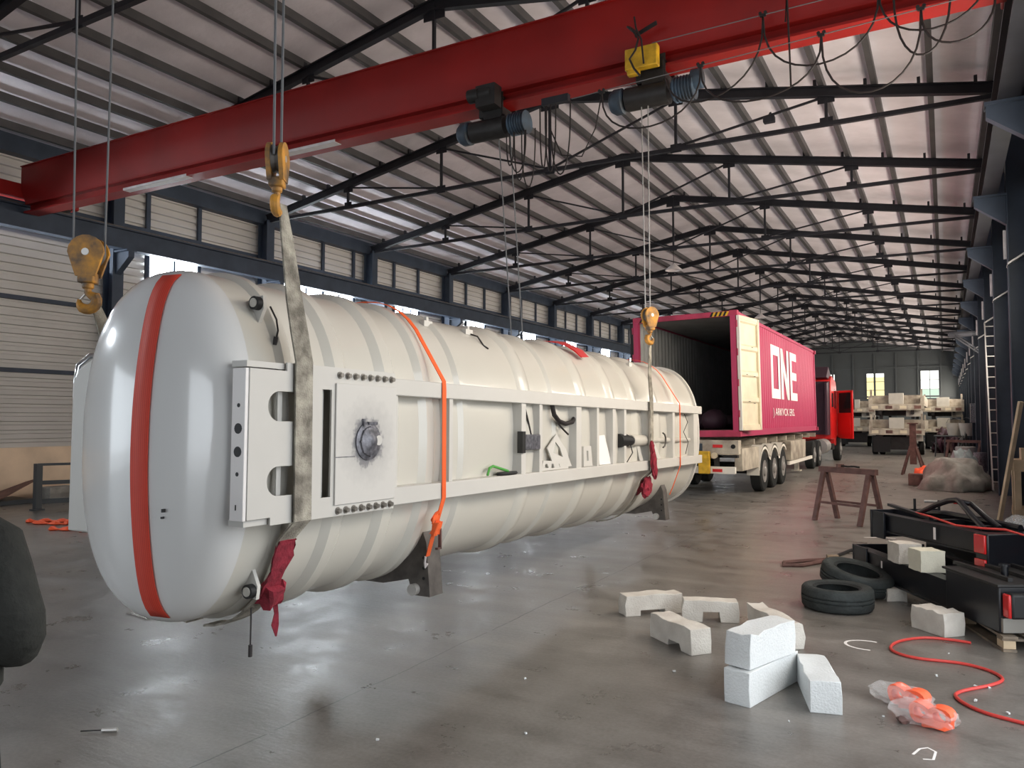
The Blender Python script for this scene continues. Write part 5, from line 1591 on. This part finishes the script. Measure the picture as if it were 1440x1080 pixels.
for k, (x, y, s_) in enumerate(((-1.28, 5.72, 0.02), (-1.78, 5.62, 0.012), (-0.10, 6.45, 0.012), (0.14, 6.32, 0.012), (0.22, 6.34, 0.010), (0.13, 6.0, 0.014), (0.30, 5.85, 0.012), (-0.38, 5.42, 0.008), (-2.66, 4.95, 0.010), (-0.88, 5.05, 0.008), (-2.2, 4.1, 0.009), (-2.9, 3.6, 0.010), (-0.02, 7.1, 0.009))):
    mb = MB().box((x, y, s_ * 0.62 + 0.001), (s_ * 1.7, s_ * 1.1, s_ * 0.9), (0, 0, k * 0.9))
    mb.jitter(s_ * 0.15, k).single('foam_crumb', 'foam', 'small white foam crumb on the bare concrete floor', 'foam crumb', (x, y, 0), 'foam crumbs on the floor')

# ------------------------------------------------------------------ tyres
def tyre(c, r, w, label, tilt=(0, 0, 0)):
    t = thing('car_tyre', label, 'tyre', c, 'tyres on the floor')
    ri = r * 0.60
    prof = [(ri, -w * 0.36), (ri + 0.02, -w * 0.42), (r * 0.84, -w * 0.5), (r * 0.95, -w * 0.46), (r, -w * 0.36), (r + 0.004, -w * 0.12), (r - 0.010, -w * 0.10), (r - 0.010, -w * 0.07), (r + 0.005, -w * 0.05), (r + 0.005, w * 0.05), (r - 0.010, w * 0.07), (r - 0.010, w * 0.10), (r + 0.004, w * 0.12), (r, w * 0.36), (r * 0.95, w * 0.46), (r * 0.84, w * 0.5), (ri + 0.02, w * 0.42), (ri, w * 0.36), (ri + 0.015, w * 0.34), (r * 0.88, w * 0.40), (r * 0.93, 0), (r * 0.88, -w * 0.40), (ri + 0.015, -w * 0.34)]
    MB().lathe(prof, c, (0, 0, 1), 48, loop=True).build('tread_and_sidewall', 'tyre2', t, angle=45)
    MB().lathe([(ri - 0.004, w * 0.36), (ri + 0.02, w * 0.445), (ri + 0.026, w * 0.44), (ri + 0.004, w * 0.345)], c, (0, 0, 1), 48, loop=True).build('bead', 'tyre', t)
    t.rotation_euler = tilt
    return t
tyre((-0.97, 8.30, 0.112), 0.33, 0.22, 'old tyre lying flat on the floor, the one lower of the two')
tyre((-0.86, 9.03, 0.182), 0.36, 0.20, 'old tyre lying tilted behind another tyre, at the end of the black frames', (R(5), R(12), 0))
st2 = thing('cargo_strap', 'dark webbing strap with a steel buckle lying on the floor behind the tyres', 'strap', (-1.5, 10.9, 0))
MB().tube([at(V(*p, 0), 0.02) for p in ((-1.38, 10.95), (-1.6, 10.75), (-1.85, 10.45), (-1.82, 10.25), (-1.62, 10.35), (-1.45, 10.7), (-1.36, 10.95))], 0.028, 6).build('webbing_loop', 'rust', st2)
MB().tube([at(V(*p, 0), 0.02) for p in ((-1.36, 10.95), (-1.3, 11.4), (-1.2, 11.9), (-1.05, 12.25))], 0.022, 6).build('webbing_tail', 'grease', st2)
MB().box((-1.30, 10.75, 0.05), (0.10, 0.30, 0.03), (0.15, 0, 0.3)).box((-1.20, 10.6, 0.05), (0.10, 0.26, 0.025), (0.2, 0, -0.6)).box((-1.32, 10.9, 0.05), (0.14, 0.12, 0.08), 0.3).build('buckle', 'wood', st2)
MB().cyl((-1.08, 12.2, 0.03), (-0.98, 12.4, 0.03), 0.03, 10).build('strap_end', 'steel', st2)

# ------------------------------------------------------------------ orange straps in plastic bags
def bagged(c, rz, label, s=1.0):
    t = thing('bagged_strap', label, 'strap', (c[0], c[1], 0), 'orange straps in clear bags')
    ca, sa = math.cos(rz), math.sin(rz)
    def L(u, v, z):
        return V(c[0] + u * ca - v * sa, c[1] + u * sa + v * ca, z)
    for k, (u, v, r, a0) in enumerate(((0.075, 0.0, 0.066, 0), (-0.045, 0.01, 0.062, 40))):
        m = MB()
        rings = []
        for j in range(20):
            a = 2 * PI * j / 20
            rr = r * s * (1 + 0.08 * math.sin(3 * a + k))
            rings.append([L(u + rr * q * math.cos(a), v + zz, 0.062 * s + rr * q * math.sin(a) * 0.98 + 0.004) for q, zz in ((1, -0.045 * s), (1, 0.045 * s), (0.55, 0.045 * s), (0.55, -0.045 * s))])
        m.loft(rings, loop=True)
        m.build('webbing_roll', 'plast', t)
    MB().band([L(-0.02, -0.06, 0.02), L(0.05, -0.08, 0.04), L(0.11, -0.06, 0.03), L(0.15, -0.02, 0.05)], (0, 0, 1), 0.05, 0.006, [(0, -1, 0)] * 4).build('webbing_end', 'plast', t)
    MB().box(L(-0.02, 0.02, 0.09), (0.05, 0.03, 0.03), rz).build('ratchet', 'bolt', t)
    mb = MB()
    bmesh.ops.create_icosphere(mb.bm, subdivisions=3, radius=1.0)
    rnd = random.Random(int(c[0] * 77))
    for v in mb.bm.verts:
        f = 1 + rnd.uniform(-0.14, 0.14)
        q = L(v.co.x * 0.20 * f - 0.03, v.co.y * 0.115 * f, 0)
        v.co = Vector((q.x, q.y, max(0.003, 0.055 + v.co.z * 0.075 * f)))
    mb.build('plastic_bag', 'bag', t, angle=15)
    return t
bagged((-0.265, 5.70), R(-25), 'bagged orange strap lying farther back of the pair, white bag end toward the foam')
bagged((-0.13, 5.43), R(-20), 'bagged orange strap lying in front of the pair, nearest the red hose')
MB().lathe([(0, 0), (0.03, 0), (0.04, 0.02), (0.02, 0.04), (0, 0.04)], (-0.27, 5.38, 0), (0, 0, 1), 10).jitter(0.006, 3).single('dark_clod', 'rust', 'small dark clod of dirt in front of the bagged orange straps', 'clod', (-0.27, 5.38, 0))

# ------------------------------------------------------------------ small tools on the floor
wr_ = MB()
a, b = V(-6.78, 4.74, 0.008), V(-6.52, 4.70, 0.008)
wr_.beam(a, b, 0.022, 0.010)
for p, dirn in ((a, -1), (b, 1)):
    for s_ in (-1, 1):
        wr_.box(p + V(dirn * 0.025, s_ * 0.018, 0), (0.05, 0.016, 0.012), dirn * s_ * 0.2)
wr_.single('wrench', 'chrome', 'steel wrench lying on the floor under the tank end', 'wrench', (-6.65, 4.72, 0))
sc = thing('screwdriver', 'small screwdriver lying on the floor in front of the tank end', 'screwdriver', (-4.45, 2.87, 0))
MB().cyl((-4.405, 2.90, 0.012), (-4.33, 2.95, 0.012), 0.011, 10).build('handle', 'alu', sc)
MB().cyl((-4.50, 2.83, 0.012), (-4.405, 2.90, 0.012), 0.004, 8).build('blade', 'grease', sc)

# ------------------------------------------------------------------ things at the ribbed wall
rl = thing('steel_railing', 'slate grey steel railing standing near the ribbed wall behind the tank', 'railing', (-16.2, 9.2, 0))
ra, rb_ = V(-16.2, 9.15, 0), V(-15.0, 11.6, 0)
for p in (ra, rb_):
    MB().bx(p.x - 0.06, p.x + 0.06, p.y - 0.06, p.y + 0.06, 0, 0.95).bx(p.x - 0.1, p.x + 0.1, p.y - 0.1, p.y + 0.1, 0, 0.03).build('post', 'rail', rl)
for z, h in ((0.93, 0.05), (0.56, 0.08), (0.18, 0.10)):
    MB().beam(at(ra, z), at(rb_, z), 0.05, h).build('rail', 'rail', rl)
bs = MB()
bs.loft([[V(-18.5, 8.0, 0.12), V(-17.9, 8.1, 0.10), V(-17.9, 8.1, 0.12), V(-18.5, 8.0, 0.14)], [V(-18.5, 9.4, 0.16), V(-17.8, 9.3, 0.13), V(-17.8, 9.3, 0.15), V(-18.5, 9.4, 0.18)], [V(-18.55, 10.2, 0.40), V(-18.1, 10.3, 0.52), V(-18.1, 10.3, 0.54), V(-18.55, 10.2, 0.42)]])
bs.single('bent_sheet', 'brownsheet', 'bent brown sheet lying on the low pile at the ribbed wall', 'sheet', (-18.2, 9.3, 0.1))
MB().bx(-18.7, -17.7, 7.45, 10.0, 0.0, 0.095).single('flat_stack', 'rail', 'flat dark board lying under the bent brown sheet', 'board', (-18.2, 8.6, 0), bevel=0.01)
for k, (x, y, sx, sy, sz, mm, lab) in enumerate(((-17.6, 10.4, 0.4, 0.6, 0.34, 'tarp', 'grey rough box at the foot of the ribbed wall behind the railing post'), (-17.5, 11.1, 0.45, 0.5, 0.36, 'tarp', 'grey box at the ribbed wall seen through the railing'), (-17.4, 11.9, 0.5, 0.7, 0.34, 'rail', 'dark blue box at the ribbed wall seen through the railing'))):
    m = MB().bx(x - sx / 2, x + sx / 2, y - sy / 2, y + sy / 2, 0, sz)
    m.single('storage_box', mm, lab, 'box', (x, y, 0), 'boxes at the ribbed wall', bevel=0.02)
def floor_strap(pts, label):
    m = MB()
    q = smooth_path(pts, 5)
    m.tube([at(p, 0.03) for p in q], [0.05 + 0.035 * math.sin(k * 1.7) for k in range(len(q))], 6)
    for v in m.bm.verts:
        v.co.z = max(0.001, v.co.z * 0.7)
    return m.single('floor_strap', 'plast', label, 'strap', at(V(*pts[0], 0), 0), 'orange straps on the floor behind the tank')
floor_strap([(-14.45, 7.98), (-14.2, 8.2), (-13.8, 8.35), (-13.55, 8.2), (-13.75, 8.05), (-14.2, 7.95)], 'heap of orange webbing on the floor behind the tank, toward the railing')
floor_strap([(-13.1, 7.62), (-12.8, 7.75), (-12.45, 8.0), (-12.2, 8.2), (-12.5, 7.75)], 'heap of orange webbing on the floor close behind the tank box')
heap('plastic_sheet', 'tarpb', 'small grey plastic lump on the floor between the orange webbing heaps', 'sheet', (-13.35, 8.5, 0), (0.28, 0.3, 0.30), 21, sub=3)

# ------------------------------------------------------------------ high-bay lamps and the lamp on the truss
for k, (x, y) in enumerate(((-8.6, 27.55), (-8.6, 42.85))):
    t = thing('high_bay_lamp', ('small pale round lamp hanging under the fourth roof truss', 'small pale round lamp hanging farther down the hall ridge')[k], 'lamp', (x, y, 7.3), 'hanging lamps')
    MB().cyl((x, y, 8.1), (x, y, 7.55), 0.012, 6).build('stem', 'truss', t)
    MB().lathe([(0.05, 0.25), (0.1, 0.2), (0.30, 0.03), (0.31, 0.0), (0.28, 0.0), (0.08, 0.16), (0.0, 0.16)], (x, y, 7.32), (0, 0, 1), 20).build('lamp_shade', 'pale', t)
sl = thing('flood_lamp', 'small dark flood lamp under a diagonal brace of the second roof truss beyond the girder', 'lamp', (-3.2, 17.2, 8.3))
MB().bx(-3.32, -3.08, 17.08, 17.24, 8.28, 8.42).build('lamp_housing', 'truss', sl, bevel=0.02)
MB().beam((-3.2, 17.16, 8.42), (-3.2, 17.33, 8.56), 0.04, 0.04).build('bracket', 'truss', sl)

# ------------------------------------------------------------------ person at the edge, back to us, hand in jacket pocket
def skin_mesh(name, verts, edges, radii, root, m, parent, sub=2):
    bm = bmesh.new()
    lay = bm.verts.layers.skin.verify()
    vs = [bm.verts.new(v) for v in verts]
    for a_, b_ in edges:
        bm.edges.new((vs[a_], vs[b_]))
    bm.verts.ensure_lookup_table()
    for v, r in zip(vs, radii):
        v[lay].radius = r if isinstance(r, tuple) else (r, r)
        v[lay].use_root = False
    vs[root][lay].use_root = True
    me = bpy.data.meshes.new(name)
    bm.to_mesh(me)
    bm.free()
    me.materials.append(M[m])
    o = bpy.data.objects.new(name, me)
    COL.objects.link(o)
    if parent is not None:
        o.parent = parent
    s = o.modifiers.new('skin', 'SKIN')
    s.use_smooth_shade = True
    ss = o.modifiers.new('sub', 'SUBSURF')
    ss.levels = ss.render_levels = sub
    return o
# local frame: +x = the person's right, +y = facing, z up; origin on the floor between the feet
bv = [(0, 0, 0.98), (0, 0, 1.14), (0, -0.01, 1.28), (0, -0.02, 1.42), (0, 0.0, 1.52), (0, 0.02, 1.60), (0, 0.03, 1.70),        # 0-6 pelvis..crown
      (0.10, 0, 0.74), (0.11, 0.02, 0.48), (0.11, -0.02, 0.09), (0.115, 0.12, 0.04),                                            # 7-10 right leg
      (-0.10, 0, 0.74), (-0.12, 0.04, 0.48), (-0.13, 0.01, 0.09), (-0.14, 0.15, 0.04),                                          # 11-14 left leg
      (0.18, -0.02, 1.42), (0.305, -0.06, 1.11), (0.21, 0.06, 0.95),                                                            # 15-17 right arm
      (-0.18, -0.02, 1.42), (-0.25, -0.03, 1.13), (-0.26, 0.05, 0.88), (-0.262, 0.07, 0.80)]                                    # 18-21 left arm
br = [(0.125, 0.09), (0.12, 0.09), (0.15, 0.11), (0.13, 0.09), 0.058, (0.075, 0.088), (0.07, 0.085),
      0.088, 0.058, 0.042, 0.038, 0.088, 0.058, 0.042, 0.038, 0.058, 0.043, 0.030, 0.058, 0.043, 0.030, (0.036, 0.018)]
be = [(0, 1), (1, 2), (2, 3), (3, 4), (4, 5), (5, 6), (0, 7), (7, 8), (8, 9), (9, 10), (0, 11), (11, 12), (12, 13), (13, 14), (3, 15), (15, 16), (16, 17), (3, 18), (18, 19), (19, 20), (20, 21)]
fing = [(-0.022, 0.075, 0.055), (-0.007, 0.078, 0.068), (0.008, 0.072, 0.064), (0.022, 0.066, 0.05)]
for fx, fy, fl_n in fing:
    i0 = len(bv)
    bv += [(-0.262 - 0.004, fy + fx, 0.765), (-0.258, fy + fx * 1.1 + 0.008, 0.765 - fl_n * 0.55), (-0.248, fy + fx * 1.1 + 0.012, 0.765 - fl_n)]
    br += [0.010, 0.009, 0.008]
    be += [(21, i0), (i0, i0 + 1), (i0 + 1, i0 + 2)]
i0 = len(bv)
bv += [(-0.252, 0.105, 0.83), (-0.245, 0.125, 0.795), (-0.24, 0.128, 0.77)]
br += [0.012, 0.010, 0.009]
be += [(20, i0), (i0, i0 + 1), (i0 + 1, i0 + 2)]
PX, PY = -3.385, 1.585
person = skin_mesh('person', bv, be, br, 0, 'skin', None)
tag(person, 'person in a dark jacket standing near the tank end, back turned, hand in pocket', 'person', None, 'thing')
def ring(cx, cy, z, rx, ry, n_=22):
    return [V(cx + rx * math.copysign(abs(math.cos(2 * PI * k / n_)) ** 0.85, math.cos(2 * PI * k / n_)), cy + ry * math.sin(2 * PI * k / n_), z) for k in range(n_)]
jk = MB().loft([ring(0, -0.012, z, rx, ry) for z, rx, ry in ((0.80, 0.185, 0.15), (0.82, 0.20, 0.165), (0.90, 0.20, 0.165), (1.00, 0.185, 0.15), (1.10, 0.185, 0.145), (1.22, 0.20, 0.15), (1.33, 0.21, 0.16), (1.42, 0.20, 0.15), (1.47, 0.15, 0.13), (1.51, 0.088, 0.09), (1.545, 0.078, 0.08), (1.55, 0.06, 0.06))])
for pts_, rr_ in (([(0.14, -0.02, 1.40), (0.20, -0.03, 1.375), (0.25, -0.05, 1.27), (0.285, -0.06, 1.18), (0.305, -0.06, 1.10), (0.295, -0.03, 1.03), (0.25, 0.03, 0.97), (0.19, 0.08, 0.93)], (0.088, 0.094, 0.092, 0.090, 0.095, 0.092, 0.085, 0.06)),
                  ([(-0.14, -0.02, 1.40), (-0.20, -0.03, 1.375), (-0.235, -0.03, 1.25), (-0.25, -0.03, 1.13), (-0.256, 0.01, 1.0), (-0.26, 0.045, 0.90)], (0.088, 0.092, 0.084, 0.075, 0.065, 0.052))):
    jk.tube(pts_, list(rr_), 16)
jk = jk.build('jacket', 'jacket', person, angle=60)
tq = MB().loft([ring(0, 0, z, rx, ry) for z, rx, ry in ((0.74, 0.172, 0.12), (0.82, 0.182, 0.135), (0.95, 0.172, 0.13), (1.0, 0.15, 0.11))])
for sgn in (-1, 1):
    fx, fy = (0.11, -0.02) if sgn > 0 else (-0.13, 0.01)
    tq.loft([ring(sgn * x, y, z, r, r * 1.08, 16) for x, y, z, r in ((0.085, 0.0, 0.84, 0.095), (0.09, 0.0, 0.72, 0.094), (0.10, 0.01, 0.60, 0.086), (0.11, 0.025, 0.48, 0.078), (0.115, 0.01, 0.34, 0.076), (abs(fx), fy, 0.20, 0.070), (abs(fx), fy, 0.075, 0.068))])
tq.build('trousers', 'trouser', person, angle=60)
hairv = [(0, -0.01, 1.63), (0, -0.005, 1.70), (0, 0.02, 1.755)]
skin_mesh('hair', hairv, [(0, 1), (1, 2)], [(0.076, 0.075), (0.083, 0.092), (0.06, 0.07)], 0, 'hair', person)
for sgn in (-1, 1):
    MB().lathe([(0, 0), (0.018, 0), (0.026, 0.008), (0.018, 0.016), (0, 0.016)], (sgn * 0.078, 0.02, 1.635), (sgn, -0.3, 0), 12).build('ear', 'skin', person)
    MB().lathe([(0, 0), (0.011, 0.002), (0.008, 0.010), (0, 0.012)], (sgn * 0.032, 0.112, 1.655), (0, 1, 0), 12).build('eye', 'dark', person)
    sh = MB()
    sx_, sy_ = (0.112, 0.05) if sgn > 0 else (-0.134, 0.08)
    sh.loft([[V(sx_ + w_2 * math.cos(2 * PI * k / 12) * 1.0, sy_ + yy, 0.001 + hh * (0.5 + 0.5 * math.sin(2 * PI * k / 12))) for k in range(12)] for yy, w_2, hh in ((-0.14, 0.025, 0.07), (-0.11, 0.042, 0.10), (-0.03, 0.045, 0.11), (0.05, 0.050, 0.075), (0.11, 0.045, 0.055), (0.145, 0.02, 0.03))])
    sh.build('shoe', 'dark', person)
MB().prism([(0.105, 1.60), (0.105, 1.655), (0.135, 1.612)], 'x', -0.012, 0.012).build('nose', 'skin', person, bevel=0.004)
MB().box((0, 0.108, 1.575), (0.045, 0.012, 0.01)).build('mouth', 'rag', person)
person.location = (PX, PY, 0)
person.rotation_euler = (0, 0, R(29.2))
